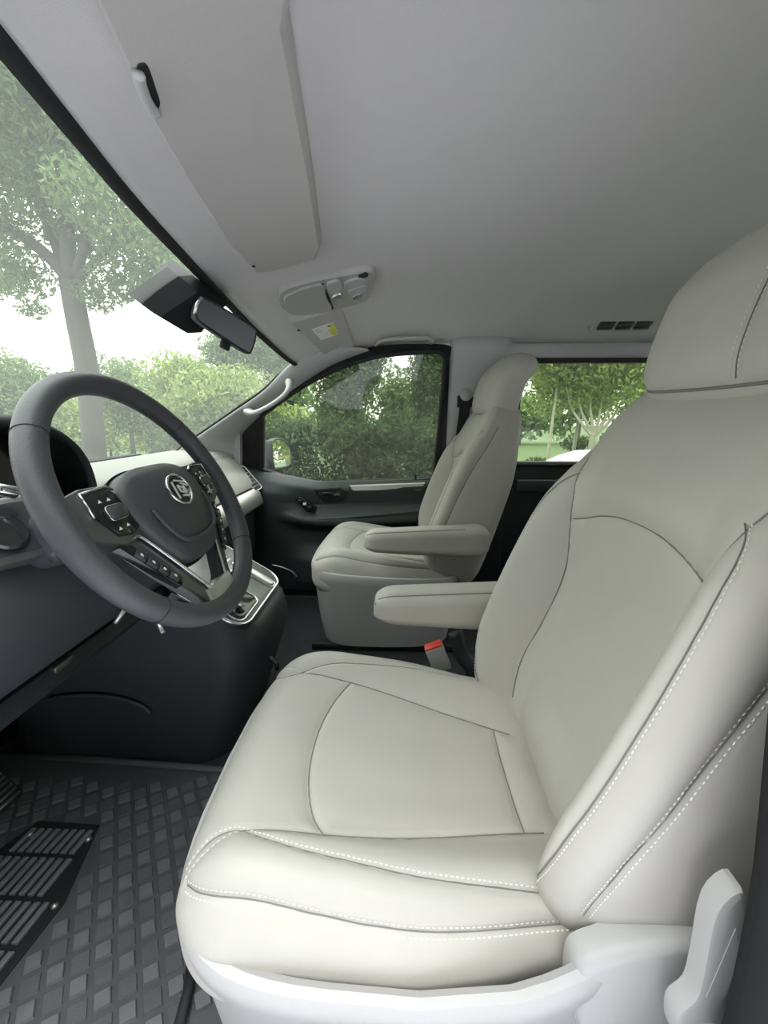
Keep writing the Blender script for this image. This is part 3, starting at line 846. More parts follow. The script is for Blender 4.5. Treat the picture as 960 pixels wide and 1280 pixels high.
make('back_shell', *rings([np.c_[r*np.cos(th3), r*np.sin(th3)-.01, np.full(40, z)] for r, z in ((.03, -.07), (.045, -.045), (.055, -.02))], True, True, True), M['black'], sw)
MB().add(*rings([ringz(hub*.9, -.05), ringz(hub*1.05, -.012)])).build('back_cover', M['black'], sw)

# column behind it, with lever tips and a stalk
colm = empty('steering_column', tuple(WC), 'dark steering column shroud with stalks behind the steering wheel', 'steering column')
colm.rotation_euler = sw.rotation_euler
R = [np.c_[rrect(w, h, .03, 5, 0, cy), np.full(24, z)] for w, h, cy, z in ((.08, .075, .01, -.072), (.09, .085, .01, -.085), (.09, .085, .015, -.12), (.09, .085, .03, -.20))]
MB().add(*rings(R)).build('column_shroud', M['knee'], colm)
st_ = spline([(-.06, -.015, -.10), (-.10, -.01, -.09), (-.118, -.01, -.085)], 14)
stk = make('indicator_stalk', *tube(st_, .006, 10, scale=np.linspace(.8, 1.15, 14)), M['dark'], colm)
def cl(p):
    d = np.asarray(p)-WC; return np.array((d@we1, d@we2, d@wn_))
arc = spline([cl(P(a, b, Y=.47)) for a, b in ((35, 627), (40, 645), (56, 672), (78, 697), (99, 712))], 24)
make('stalk_trim', *tube(arc, .0016, 6), M['chrome'], stk)
st2 = spline([(.06, -.015, -.10), (.11, -.02, -.085), (.135, -.03, -.085)], 14)
make('wiper_stalk', *tube(st2, .010, 10, scale=np.linspace(.8, 1.15, 14)), M['dark'], colm)
for a, b in (((159, 758), (144, 779)), ((196, 776), (204, 791))):
    p0, p1 = cl(P(*a, Y=.60)), cl(P(*b, Y=.585))
    make('lever_tip', *tube(np.array([p0, p0*.3+p1*.7, p1]), .0042, 8, up=(0, 0, 1), r2=.003), M['satin'], colm)
    make('lever_arm', *tube(np.array([p0, p0+(p0-p1)*.8+np.array((0, .02, -.03)), (.0, -.06, -.16)]), .006, 8), M['dark'], colm)

# ------------------------------------------------------------------ dashboard
dash = empty('dashboard', (0, 0, 0), 'dark dashboard with pale satin panel and silver strip below the windscreen', 'dashboard')
def extr(name, sec, y0, y1, mt, parent, n=1, closed=True, sharp=35, fn=None):
    sec = np.asarray(sec, float); R = []
    for k in range(n+1):
        y = y0+(y1-y0)*k/n
        R.append(np.c_[sec[:, 0]+(fn(y) if fn else 0), np.full(len(sec), y), sec[:, 1]])
    return MB().add(*rings(R, closed)).build(name, mt, parent, sharp=sharp)
bow = lambda y: -.02*((y-1.5)/.4)**2
top_sec = [(-1.22, .735), (-1.05, .775), (-.95, .782), (-.84, .770), (-.80, .745), (-.795, .715), (-.9, .70), (-1.2, .68)]
extr('top_pad', top_sec, .28, 1.86, M['dash_top'], dash, 12, sharp=50)
# passenger side fascia
extr('lower_fascia', [(-.95, .70), (-.82, .70), (-.70, .555), (-.70, .50), (-.76, .43), (-.74, .36), (-.76, .20), (-.95, .12)], .95, 1.87, M['dark'], dash, 1, sharp=50)
face = [(-.90, .745), (-.80, .742), (-.765, .725), (-.73, .68), (-.695, .625), (-.687, .603), (-.72, .598), (-.85, .65)]
extr('satin_panel', face, .98, 1.80, M['trim_panel'], dash, 6, sharp=40)
strip = [(-.72, .596), (-.680, .596), (-.662, .575), (-.648, .53), (-.652, .518), (-.672, .510), (-.72, .52)]
extr('silver_trim', strip, .98, 1.80, M['satin'], dash, 6, sharp=40)
gl = [(-.70, .505), (-.69, .48), (-.70, .30), (-.73, .26), (-.78, .30), (-.78, .48)]
gb = extr('glove_box_lid', gl, 1.28, 1.78, M['dark'], dash, 2)
# far air vent with slats
vt = empty('air_vent', (0, 0, 0)); vt.parent = dash
va = [P(*q, Y=1.80) for q in ((298, 587), (308, 585), (323, 607), (316, 615))]
vc = np.mean(va, 0)
fv = frame(vc, (.6, 0, -.8), (.75, -.25, .6))
V, F = prism(rrect(.135, .060, .014, 4), -.03, .004, .002, fv); MB().add(V, F).build('vent_box', M['black'], vt)
make('vent_frame', *tube(fv(np.c_[rrect(.135, .060, .014, 4), np.full(20, .004)]), .0025, 6, True), M['satin'], vt)
for k in range(6):
    make('slat', *box((-.048+.019*k, 0, .003), (.0035, .025, .003), fv), M['gunmetal'], vt)
# driver side: knee panel, hood, cluster, light switch
kn = [(-.75, .76), (-.60, .775), (-.545, .765), (-.515, .735), (-.500, .69), (-.505, .64), (-.535, .575), (-.575, .530), (-.605, .525), (-.70, .55)]
extr('knee_panel', kn, .22, .93, M['knee'], dash, 6, sharp=50)
extr('lower_trim_bar', [(-.66, .515), (-.60, .505), (-.585, .485), (-.60, .465), (-.66, .47)], .22, .90, M['dark'], dash, 2)
extr('lower_tray', [(-1.1, .52), (-.68, .52), (-.66, .46), (-.72, .43), (-1.1, .40)], .22, .90, M['black'], dash, 2)
make('bar_highlight', *box(P(72, 830, Y=.58), (.014, .02, .006)), M['gunmetal'], dash)  # small lighter block drawn as the glint on the lower bar
# instrument hood: an arched shell, open towards the driver
R = []
th4 = np.linspace(0, math.pi, 33)
for x, hw, h, z in ((-.585, .190, .150, .775), (-.60, .200, .160, .775), (-.70, .200, .150, .775), (-.82, .185, .10, .77), (-.93, .15, .03, .765)):
    R.append(np.c_[np.full(33, x), .53+hw*np.cos(th4)*np.abs(np.cos(th4))**-.25, z+h*np.sin(th4)**.7])
ho = MB().add(*rings(R, False)).build('instrument_hood', M['dark'], dash)
slab(ho, .012, -1)
R = [np.c_[np.full(33, -.66), .53+.190*np.cos(th4), .765+.145*np.sin(th4)**.8]]
make('instrument_face', np.vstack(R), [tuple(range(33))], M['gloss_black'], dash, smooth=False)
ls = empty('light_switch', (0, 0, 0)); ls.parent = dash
lc = P(16, 662, Y=.475); fl_ = frame(lc, (.25, .97, -.05), (.80, -.25, .45))
V, F = prism(rrect(.098, .092, .016, 4), -.035, .006, .006, fl_); MB().add(V, F).build('switch_bezel', M['gunmetal'], ls)
V, F = prism(rrect(.076, .070, .012, 4), .002, .0068, .0, fl_); MB().add(V, F).build('switch_face', M['dark'], ls)
R = [fl_(np.c_[r*np.cos(th3)-.012, r*np.sin(th3)-.006, np.full(40, z)]) for r, z in ((.024, .004), (.023, .012), (.020, .015), (.010, .0145), (0, .014))]
MB().add(*rings(R, True, True, False)).build('switch_knob', M['gloss_black'], ls)
make('knob_trim', *tube(fl_(np.c_[.0245*np.cos(th3)-.012, .0245*np.sin(th3)-.006, np.full(40, .005)]), .0018, 6, True), M['gunmetal'], ls)
p0 = P(8, 614, Y=.475)
make('chrome_tab', *box((0, 0, 0), (.012, .006, .008), frame(p0, (.3, .9, -.5), (.8, -.3, .4))), M['chrome'], ls)
# centre stack between the fascia and the console
cs_ = [(-.80, .70), (-.70, .70), (-.665, .60), (-.665, .45), (-.72, .30), (-.80, .30)]
extr('centre_stack', cs_, .90, 1.24, M['dark'], dash, 2)
ds = prism(rrect(.30, .14, .01, 4), 0, .006, .002, frame((-.683, 1.07, .655), (0, 1, 0), (.95, 0, .33)))
make('display', *ds, M['gloss_black'], dash, smooth=False)
# piece of the windscreen base seen past the wheel: small pale sensor on the pad
make('defrost_grille', *box((-1.12, 1.06, .768), (.03, .55, .006)), M['black'], dash)

# ------------------------------------------------------------------ centre console
con = empty('centre_console', (-.45, 1.04, 0), 'dark centre console with chrome-edged gear panel between the front footwells', 'console')
o3 = np.array((.45, -1.04, 0))
def conring(z, xr, y0, y1, r):
    q = rrect(abs(-1.10-xr), y1-y0, r, 6, (xr-1.10)/2, (y0+y1)/2)
    return np.c_[q, np.full(len(q), z)]
R = []
for z, xr, y0, y1, r in ((.0, -.455, .842, 1.235, .10), (.10, -.42, .848, 1.235, .10), (.24, -.375, .855, 1.235, .10), (.32, -.362, .860, 1.235, .10), (.365, -.370, .866, 1.230, .10)):
    R.append(conring(z, xr, y0, y1, r))
q = conring(.365, -.385, .876, 1.222, .095)
sl = .62
q[:, 2] = .375+np.clip(-.385-q[:, 0], 0, .30)*sl
R.append(q)
R = [r+o3 for r in R]
MB().add(*rings(R)).build('console_body', M['console'], con, sharp=50)
cn = np.array((sl, 0, 1)); cn /= np.linalg.norm(cn)
fc = frame(np.array((-.385, 1.04, .379))+o3, (0, 1, 0), cn)      # local x = +Y, local y = up the slope (towards -X)
def rr(w, h, r, cx, cy): return rrect(w, h, r, 5, cx, cy)
V, F = prism(rr(.330, .250, .050, .008, .140), -.004, .006, .003, fc); pn = MB().add(V, F).build('control_panel', M['gunmetal'], con)
make('panel_chrome_edge', *tube(fc(np.c_[rr(.330, .250, .050, .008, .140), np.full(24, .004)]), .0042, 8, True, up=cn), M['chrome'], pn)
V, F = prism(rr(.135, .115, .022, -.075, .088), .004, .009, .002, fc); gp = MB().add(V, F).build('gear_plate', M['gloss_black'], con)
make('gear_plate_edge', *tube(fc(np.c_[rr(.135, .115, .022, -.075, .088), np.full(24, .008)]), .0028, 8, True, up=cn), M['chrome'], gp)
R = [fc(np.c_[r*np.cos(th3)-.068, r*np.sin(th3)*.9+.100, np.full(40, z)]) for r, z in ((.026, .008), (.024, .020), (.026, .030), (.018, .042), (0, .045))]
gk = MB().add(*rings(R, True, True, False)).build('gear_knob', M['gloss_black'], con)
make('knob_cap', *rings([fc(np.c_[r*np.cos(th3)-.062, r*np.sin(th3)+.104, np.full(40, z)]) for r, z in ((.012, .040), (.011, .0465), (0, .0475))], True, True, False), M['satin'], gk)
R = [fc(np.c_[r*np.cos(th3)-.098, r*np.sin(th3)+.056, np.full(40, z)]) for r, z in ((.013, .008), (.012, .018), (0, .020))]
MB().add(*rings(R, True, True, False)).build('parking_brake_button', M['gloss_black'], con)
V, F = prism(rr(.034, .090, .014, .105, .070), .004, .013, .003, fc); bt = MB().add(V, F).build('rocker_button', M['satin'], con)
make('rocker_edge', *tube(fc(np.c_[rr(.042, .098, .016, .105, .070), np.full(24, .007)]), .002, 6, True, up=cn), M['chrome'], bt)
for cx, cy in ((.055, .135), (.100, .150), (.02, .165)):
    V, F = prism(rr(.034, .042, .012, cx, cy), .004, .014, .004, fc); MB().add(V, F).build('climate_button', M['chrome'] if cx > .03 else M['gloss_black'], con)
for k in range(4):
    V, F = prism(rr(.055, .008, .003, .085, .185+.014*k), .004, .008, .001, fc); MB().add(V, F).build('climate_bar', M['satin'], con)
# footwell recess line on the near side and the hook at the rear
rec = spline([P(a, b, Y=.846)-(-.45, 1.04, 0) for a, b in ((60, 873), (90, 869), (125, 869), (155, 874), (175, 881), (188, 891))], 24)
make('side_moulding', *tube(rec, .004, 8), M['knee'], con)
hk = empty('bag_hook', tuple(P(330, 820, X=-.40)-(-.45, 1.04, 0))); hk.parent = con
make('hook_base', *box((0, 0, 0), (.014, .022, .022)), M['gloss_black'], hk)
make('hook_arm', *tube(spline([(.01, -.015, .012), (.04, -.018, -.005), (.045, -.018, -.03), (.035, .0, -.04)], 12), .006, 8), M['gloss_black'], hk)

# ------------------------------------------------------------------ on the roof: visors, lamp console, grab handles, mirror
def liner_at(p):                                             # the point of the pixel ray that lies on the headliner
    lo, hi = .3, 2.4
    for _ in range(40):
        k = (lo+hi)/2; q = P(p[0], p[1], Y=k)
        if q[2] > linerZ(q[0], q[1]): hi = k
        else: lo = k
    return P(p[0], p[1], Y=lo)
def hang(pts, d0, d1, bev, name, mt, parent, n=0, base=(0, 0, 0), closed_spline=False):
    """a padded plate lying just under the headliner; pts are (x, y)"""
    p = np.asarray(pts, float)[:, :2]
    if n: p = spline(np.c_[p, np.zeros(len(p))], n, True)[:, :2]
    R = []
    rows = [(0, d0), (0, d0+(d1-d0)*.35), (bev*.4, d0+(d1-d0)*.8), (bev, d1)]
    for off, d in rows:
        q = offset_poly(p, off)
        R.append(np.c_[q, linerZ(q[:, 0], q[:, 1])-d])
    c = p.mean(0)
    for k in (.66, .33, .02):
        q = offset_poly(p, bev); q = c+(q-c)*k; R.append(np.c_[q, linerZ(q[:, 0], q[:, 1])-d1])
    R = [r-np.asarray(base) for r in R]
    return MB().add(*rings(R)).build(name, mt, parent)
def pxy(pts): return np.array([liner_at(q)[:2] for q in pts])

vis = empty('sun_visor', (-.22, .65, 1.27), 'large grey driver sun visor folded up, loop clip at its front edge', 'sun visor', 'sun visors')
vp = pxy([(183, 128), (240, 225), (285, 296), (300, 310), (318, 331), (338, 330), (396, 314), (402, 296), (392, 215), (376, 110), (360, 0)])
far_ = np.array([(-.075, .36), (-.09, .29), (-.15, .275), (-.215, .30), (-.235, .37)])
vb = hang(np.vstack([vp, far_]), -.004, .020, .008, 'visor_panel', M['visor'], vis, base=(-.22, .65, 1.27))
p = liner_at((316, 320)); R = [np.c_[p[0]+r*np.cos(th3)+.22, p[1]+r*np.sin(th3)-.65, np.full(40, p[2]-z-1.27)] for r, z in ((.004, .019), (.004, .0225), (0, .0228))]
make('pivot_pin', *rings(R, True, True, False), M['black'], vis)
cp = pxy([(162, 45), (172, 38), (184, 46), (195, 78), (200, 100), (192, 108), (182, 104), (168, 74)])
vcl = empty('visor_clip', (0, 0, 0)); vcl.parent = vis
hang(cp, -.002, .0225, .003, 'clip_recess', M['black'], vcl, 32, base=(-.22, .65, 1.27))
lp = [liner_at(q) for q in ((167, 48), (170, 62), (176, 80), (184, 96), (190, 104))]
make('clip_bar', *tube(spline([np.array(a)-(-.22, .65, 1.27)+(0, 0, -.026) for a in lp], 16), .0060, 10, r2=.0045), M['light_plastic'], vcl)

vis2 = empty('sun_visor', (-.27, 1.5, 1.22), 'grey passenger sun visor with a yellow and white warning label', 'sun visor', 'sun visors')
v2 = pxy([(361, 397), (376, 412), (390, 425), (404, 440), (425, 446), (446, 443), (440, 418), (427, 386), (412, 382), (385, 390)])
hang(v2, -.004, .018, .007, 'visor_panel', M['visor'], vis2, base=(-.27, 1.5, 1.22))
p = liner_at((373, 406)); R = [np.c_[p[0]+r*np.cos(th3)+.27, p[1]+r*np.sin(th3)-1.5, np.full(40, p[2]-z-1.22)] for r, z in ((.006, .016), (.006, .0205), (0, .021))]
make('pivot_pin', *rings(R, True, True, False), M['black'], vis2)
lb = pxy([(389, 405), (416, 396), (424, 411), (401, 419)])
def onvis(q, d): return np.c_[q, linerZ(q[:, 0], q[:, 1])-d]-(-.27, 1.5, 1.22)
def quad_lab(a, b, c, d, dep): return np.array([lb[0]*(1-u)*(1-v)+lb[1]*u*(1-v)+lb[2]*u*v+lb[3]*(1-u)*v for u, v in ((a, b), (c, b), (c, d), (a, d))]), dep
wl_ = empty('warning_label', (0, 0, 0)); wl_.parent = vis2
def lab(name, a, b, c, d, z0, z1, mt):
    q, _ = quad_lab(a, b, c, d, 0)
    R = [onvis(q, z0), onvis(q, z1)]
    make(name, *rings(R), mt, wl_, smooth=False)
lab('label_sheet', 0, 0, 1, 1, .017, .0190, M['sticker'])
lab('yellow_block', .62, .03, .97, .97, .0185, .0195, M['yellow'])
lab('warning_sign', .66, .10, .80, .30, .0190, .0199, M['black'])
for k in range(5): lab('text_line', .08, .16+.15*k, .56, .20+.15*k, .0185, .0195, M['print'])
for k in range(3): lab('text_line', .68, .48+.15*k, .92, .52+.15*k, .0190, .0199, M['print'])

ohc = empty('overhead_console', (-.2, 1.18, 1.25), 'grey overhead console with map lamps between the two visors', 'overhead console')
oc = pxy([(346, 366), (352, 356), (380, 346), (430, 336), (462, 331), (470, 338), (466, 356), (455, 372), (420, 381), (385, 388), (362, 387), (350, 378)])
hang(oc, -.004, .016, .006, 'console_shell', M['lamp_plastic'], ohc, 56, base=(-.2, 1.18, 1.25))
ol = pxy([(354, 368), (362, 358), (402, 346), (408, 362), (414, 380), (385, 385), (364, 384)])
hang(ol, .010, .021, .004, 'glasses_holder_lid', M['lamp_plastic'], ohc, 40, base=(-.2, 1.18, 1.25))
for q in ([(408, 345), (424, 341), (428, 352), (412, 357)], [(430, 344), (452, 337), (455, 345), (434, 353)], [(436, 354), (456, 347), (458, 354), (440, 361)]):
    hang(pxy(q), .010, .022, .003, 'map_lamp', M['trim_grey'], ohc, 20, base=(-.2, 1.18, 1.25))
for q in ([(414, 363), (426, 359), (428, 365), (417, 369)], [(440, 362), (450, 359), (452, 364), (442, 367)]):
    hang(pxy(q), .010, .021, .003, 'lamp_switch', M['satin'], ohc, 16, base=(-.2, 1.18, 1.25))
hang(pxy([(448, 335), (458, 332), (460, 336), (450, 339)]), .012, .0195, .001, 'lens', M['black'], ohc, 12, base=(-.2, 1.18, 1.25))
dl = pxy([(402, 346), (404, 346), (417, 379), (414, 380)])
hang(dl, .012, .0185, .0005, 'lid_gap', M['black'], ohc, base=(-.2, 1.18, 1.25))

# grab handles: over the far door, on the far pillar
gh = empty('grab_handle', (0, 1.8, 1.23), 'grey grab handle folded flat over the passenger door', 'grab handle', 'grab handles')
gp_ = spline([liner_at((a, b))-(0, 1.8, 1.23)-(0, .01, d) for a, b, d in ((470, 434, .0), (472, 424, .018), (480, 418, .024), (505, 415, .026), (530, 415, .024), (538, 420, .018), (540, 433, 0))], 30)
make('handle_bar', *tube(gp_, .010, 10, r2=.008), M['lamp_plastic'], gh)
for a in ((471, 435), (540, 434)):
    make('handle_foot', *box(liner_at(a)-(0, 1.8, 1.23), (.016, .012, .008)), M['lamp_plastic'], gh)
gh2 = empty('grab_handle', tuple(P(338, 503, Y=1.73)), 'light grey curved grab handle on the far windscreen pillar', 'grab handle', 'grab handles')
o_ = P(338, 503, Y=1.73)
gq = spline([P(a, b, Y=y)-o_ for a, b, y in ((308, 514, 1.74), (316, 516, 1.70), (326, 513, 1.68), (342, 504, 1.675), (355, 494, 1.68), (361, 485, 1.70), (361, 476, 1.735))], 30)
make('handle_bar', *tube(gq, .013, 12, r2=.011, scale=1.15-.3*np.sin(np.linspace(0, math.pi, 30))), M['light_plastic'], gh2)
for a, y in (((311, 515), 1.745), ((361, 479), 1.745)):
    m_ = P(*a, Y=y)-o_; make('handle_foot', *tube(np.array([m_+(0, .015, 0), m_, m_-(0, .006, 0)]), .019, 14, up=(0, 0, 1), scale=[1, 1, .6]), M['light_plastic'], gh2)

# interior mirror and the dark sensor cover on the windscreen
rv = empty('rear_view_mirror', tuple(P(284, 408, Y=1.04)), 'dark grey rear view mirror below the windscreen header', 'mirror')
oc_ = P(284, 408, Y=1.04)
f2 = frame((0, 0, 0), P(330, 427, Y=1.07)-P(243, 390, Y=1.01), (.80, -.58, -.10))
w_ = np.linalg.norm(P(329, 427, Y=1.07)-P(243, 390, Y=1.01))
ms = spline(np.c_[np.array([(-w_/2, .018), (-w_*.42, .032), (0, .036), (w_*.40, .036), (w_*.485, .022), (w_*.49, -.018), (w_*.42, -.036), (0, -.034), (-w_*.42, -.028), (-w_/2, -.012)]), np.zeros(10)], 48, True)[:, :2]
m = MB(); R = []
for off, z in ((.02, -.035), (.006, -.028), (0, -.012), (0, .003), (.003, .006), (.006, .004)):
    q = offset_poly(ms, off); R.append(f2(np.c_[q, np.full(len(q), z)]))
m.add(*rings(R, True, True, False)); m.build('housing', M['dark'], rv)
V, F = prism(offset_poly(ms, .005), -.002, .0045, 0, f2); make('mirror_glass', V, F, M['dim_mirror'], rv, smooth=False)
make('edge_highlight', *tube(f2(np.array([(-w_*.47, .026, .004), (-w_*.505, .008, .004), (-w_*.495, -.016, .004)])), .004, 8), M['satin'], rv)
make('dip_lever', *box((.01, -.042, -.004), (.012, .012, .005), f2), M['black'], rv)
make('stem', *tube(spline([f2(np.array([[-.03, 0, -.02]]))[0], f2(np.array([[-.05, .02, -.06]]))[0], f2(np.array([[-.06, .05, -.10]]))[0]], 10), .012, 10), M['black'], rv)
sc_ = empty('sensor_cover', tuple(P(235, 385, Y=1.06)), 'black wedge-shaped sensor cover at the top of the windscreen behind the mirror', 'sensor cover')
o_ = P(235, 385, Y=1.06)
c0 = np.array([P(a, b, Y=y)-o_ for a, b, y in ((243, 346, 1.00), (283, 374, 1.15), (268, 385, 1.14), (247, 412, 1.10), (228, 413, 1.06), (191, 391, .98), (218, 372, .97), (240, 358, .97))])
nv = np.array((.55, 0, .83))
R = [c0+nv*.012+np.array((-.06, 0, .03)), c0, c0.mean(0)+(c0-c0.mean(0))*.93-np.array((-.012, .004, .012)), c0.mean(0)+(c0-c0.mean(0))*.5-np.array((-.022, .006, .022))]
MB().add(*rings(R)).build('cover_shell', M['matt_black'], sc_)
# roof air outlet above the sliding door
av = empty('roof_vent', tuple(P(782, 402, Y=1.66)), 'dark roof air outlet in the headliner above the sliding door window', 'air vent')
o_ = P(782, 402, Y=1.66)
vq = [(750, 404), (777, 392), (816, 387), (816, 412), (750, 417)]
f3 = frame((0, 0, 0), (1, -.0, .02), (0, -.55, -.83))
V, F = prism(rrect(.235, .10, .02, 4), -.01, .008, .004, f3); MB().add(V, F).build('vent_frame', M['trim_grey'], av)
for k in range(3):
    V, F = prism(rrect(.062, .068, .008, 3, -.07+.07*k, 0), .006, .010, .002, f3); fl2 = MB().add(V, F).build('vent_louvre', M['gunmetal'], av)
    for j in range(3): make('slat', *box((-.07+.07*k, -.024+.024*j, .011), (.028, .003, .003), f3), M['knee'], fl2)

# ------------------------------------------------------------------ floor mat, heel pad, pedal
fmat = empty('floor_mat', (-.7, .6, .002), 'dark grey rubber driver floor mat with raised lozenge tread', 'floor mat')
om = np.array((-.7, .6, .002))
pm = np.array([(-1.12, .30), (-.26, .30), (-.26, .80), (-.50, .822), (-1.12, .850)])
V, F = prism(pm, 0, .008, .003); make('mat_sheet', V-np.array((-.7, .6, 0)), F, M['mat_rubber'], fmat, smooth=False)
make('mat_border', *tube(np.array([(-1.12, .842, .012), (-.80, .830, .012), (-.50, .815, .012), (-.36, .806, .012)])-(-.7, .6, 0), .010, 8, r2=.006), M['mat_tile_b'], fmat)
b1 = np.array((.061, .032))/.0689; b2 = np.array((-.042, .058))/.0716
PADQ = np.array([(-.83, .668), (-.682, .664), (-.64, .52), (-.655, .39), (-.70, .34), (-1.0, .34)])
def inside(q, poly):
    c = False; n = len(poly); j = n-1
    for i in range(n):
        if (poly[i][1] > q[1]) != (poly[j][1] > q[1]) and q[0] < (poly[j][0]-poly[i][0])*(q[1]-poly[i][1])/(poly[j][1]-poly[i][1])+poly[i][0]: c = not c
        j = i
    return c
pad_big = offset_poly(PADQ, -.012)
k1, k2 = MB(), MB()
for i in range(-40, 41):
    for j in range(-40, 41):
        c = np.array((-.452, .486))+b1*.0340*i+b2*.0355*j
        if not (-1.10 < c[0] < -.29 and .32 < c[1] < .80-.03*(c[0] < -.5)): continue
        if inside(c, pad_big): continue
        hi = (i+j) % 2 == 0
        if not hi and (i % 2 == 0): pass
        h = .0135 if hi else .0105; s_ = .0125 if hi else .0145
        p = [c+(b1*a+b2*b)*s_ for a, b in ((-1, -1), (1, -1), (1, 1), (-1, 1))]
        t_ = [c+(b1*a+b2*b)*s_*.86 for a, b in ((-1, -1), (1, -1), (1, 1), (-1, 1))]
        v = [(*q, .007) for q in p]+[(*q, h) for q in t_]
        (k1 if hi else k2).add(np.array(v)-(-.7, .6, 0), [(4, 5, 6, 7), (0, 1, 5, 4), (1, 2, 6, 5), (2, 3, 7, 6), (3, 0, 4, 7)])
tag(k1.build('smooth_lozenges', M['mat_tile'], fmat, smooth=False), kind='stuff')
tag(k2.build('textured_lozenges', M['mat_tile_b'], fmat, smooth=False), kind='stuff')
hp_ = empty('heel_pad', (0, 0, 0)); hp_.parent = fmat
V, F = prism(PADQ, .006, .012, .002); make('pad_base', V-np.array((-.7, .6, 0)), F, M['black'], hp_, smooth=False)
for i in range(17):
    x = -.98+.0190*i
    for y0, y1 in ((.60, .648), (.525, .59), (.455, .515), (.40, .445), (.355, .392)):
        a, b = (x-.012, y0), (x+.0, y1)
        sk = -.06
        cx = x
        q = [(cx-.0052, y0), (cx+.0052, y0), (cx+.0052+.006, y1), (cx-.0052+.006, y1)]
        if not all(inside(w, offset_poly(PADQ, .006)) for w in q): continue
        V, F = prism(q, .010, .0185, .002, steps=1)
        make('rib', V-np.array((-.7, .6, 0)), F, M['mat_tile'], hp_, smooth=False)
for a in ((37, 1041), (110, 1047), (68, 1130)):
    p = P(*a, Z=.02)
    make('stud', *rings([np.c_[p[0]+r*np.cos(th3[::4])+.7, p[1]+r*np.sin(th3[::4])-.6, np.full(10, z)] for r, z in ((.007, .010), (.006, .017), (0, .019))], True, True, False), M['steel'], hp_)
ped = empty('accelerator_pedal', tuple(P(-12, 985, Z=.06)), 'ribbed accelerator pedal at the left edge above the mat', 'pedal')
fp = frame((0, 0, 0), (.1, 1, 0), (.75, 0, .66))
V, F = prism(rrect(.065, .13, .012, 4), -.008, .008, .003, fp); make('pedal_pad', V, F, M['black'], ped, smooth=False)
for k in range(9): make('pedal_rib', *box((0, -.052+.013*k, .009), (.027, .0035, .002), fp), M['steel'], ped)
make('pedal_arm', *tube(spline([(-.02, 0, .03), (-.06, 0, .14), (-.10, 0, .32)], 10), .009, 8), M['black'], ped)
tr = make('cable_cover', *tube(np.array([P(222, 1290, Z=.02), P(236, 1235, Z=.02), P(240, 1200, Z=.02)]), .009, 8, r2=.006), M['black'])
tag(tr, 'black cable channel along the foot of the driver seat', 'cable')

# ------------------------------------------------------------------ outside: pavement, trees, hedge, parked car
def strip_ground(name, ys, mt):
    V = [(x, y, gz(y)) for y in ys for x in (-70, 70)]
    return make(name, V, [(2*i, 2*i+1, 2*i+3, 2*i+2) for i in range(len(ys)-1)], mt, smooth=True)
gnd = strip_ground('ground', [-40, 2.5], M['asphalt'])
lawn = strip_ground('lawn', [2.5, 3.4, 3.8, 4.2, 4.6, 5.0, 5.4, 5.8, 90], M['lawn'])
tag(lawn, 'green verge sloping down beyond the far side of the van', kind='structure')
tag(gnd, 'pale pavement around the van', kind='structure')

def leaves(cl, n, size, rs, flat=.0, droop=0.0):
    """n folded leaves scattered in the ellipsoid clusters cl = [(centre, radii)]"""
    r = np.random.default_rng(rs)
    vol = np.array([c[1][0]*c[1][1]*c[1][2] for c in cl])**.75; k = r.choice(len(cl), n, p=vol/vol.sum())
    C = np.array([c[0] for c in cl])[k]; Rr = np.array([c[1] for c in cl])[k]
    d = r.normal(size=(n, 3)); d /= np.linalg.norm(d, axis=1)[:, None]
    p = C+d*Rr*(r.random(n)[:, None]**.45)
    a = r.normal(size=(n, 3)); a[:, 2] -= droop; a /= np.linalg.norm(a, axis=1)[:, None]
    b = r.normal(size=(n, 3)); b -= a*np.sum(a*b, 1)[:, None]; b /= np.linalg.norm(b, axis=1)[:, None]
    s = size*(.6+.8*r.random(n))[:, None]
    V = np.stack([p-a*s, p+b*s*.38, p+a*s, p-b*s*.38], 1).reshape(-1, 3)
    return V, np.arange(4*n).reshape(n, 4)
def crown(c, R, m, rs, spread=.75, sub=.42):
    r = np.random.default_rng(rs); out = []
    for _ in range(m):
        d = r.normal(size=3); d /= np.linalg.norm(d); q = r.random()**.5*spread
        k = sub*(.7+.6*r.random())
        out.append((np.array(c)+d*np.array(R)*q, np.array(R)*k))
    return out
def tree(name, base, label, limbs, cl, n, size, leaf, bark, rs, group=None, droop=0., cat='tree'):
    root = empty(name, tuple(base), label, cat, group)
    b = np.asarray(base, float)
    if limbs:
        for k, (pts, r0, r1) in enumerate(limbs):
            path = spline(np.array(pts)-b, 18)
            o = make('trunk' if k == 0 else 'branch', *tube(path, 1, 9, scale=np.linspace(r0, r1, 18), up=(1, .2, 0)), bark, root)
    V, F = leaves(cl, n, size, rs, droop=droop)
    f = make('foliage', V-b, F, leaf, root, smooth=False); f['kind'] = 'stuff'
    return root

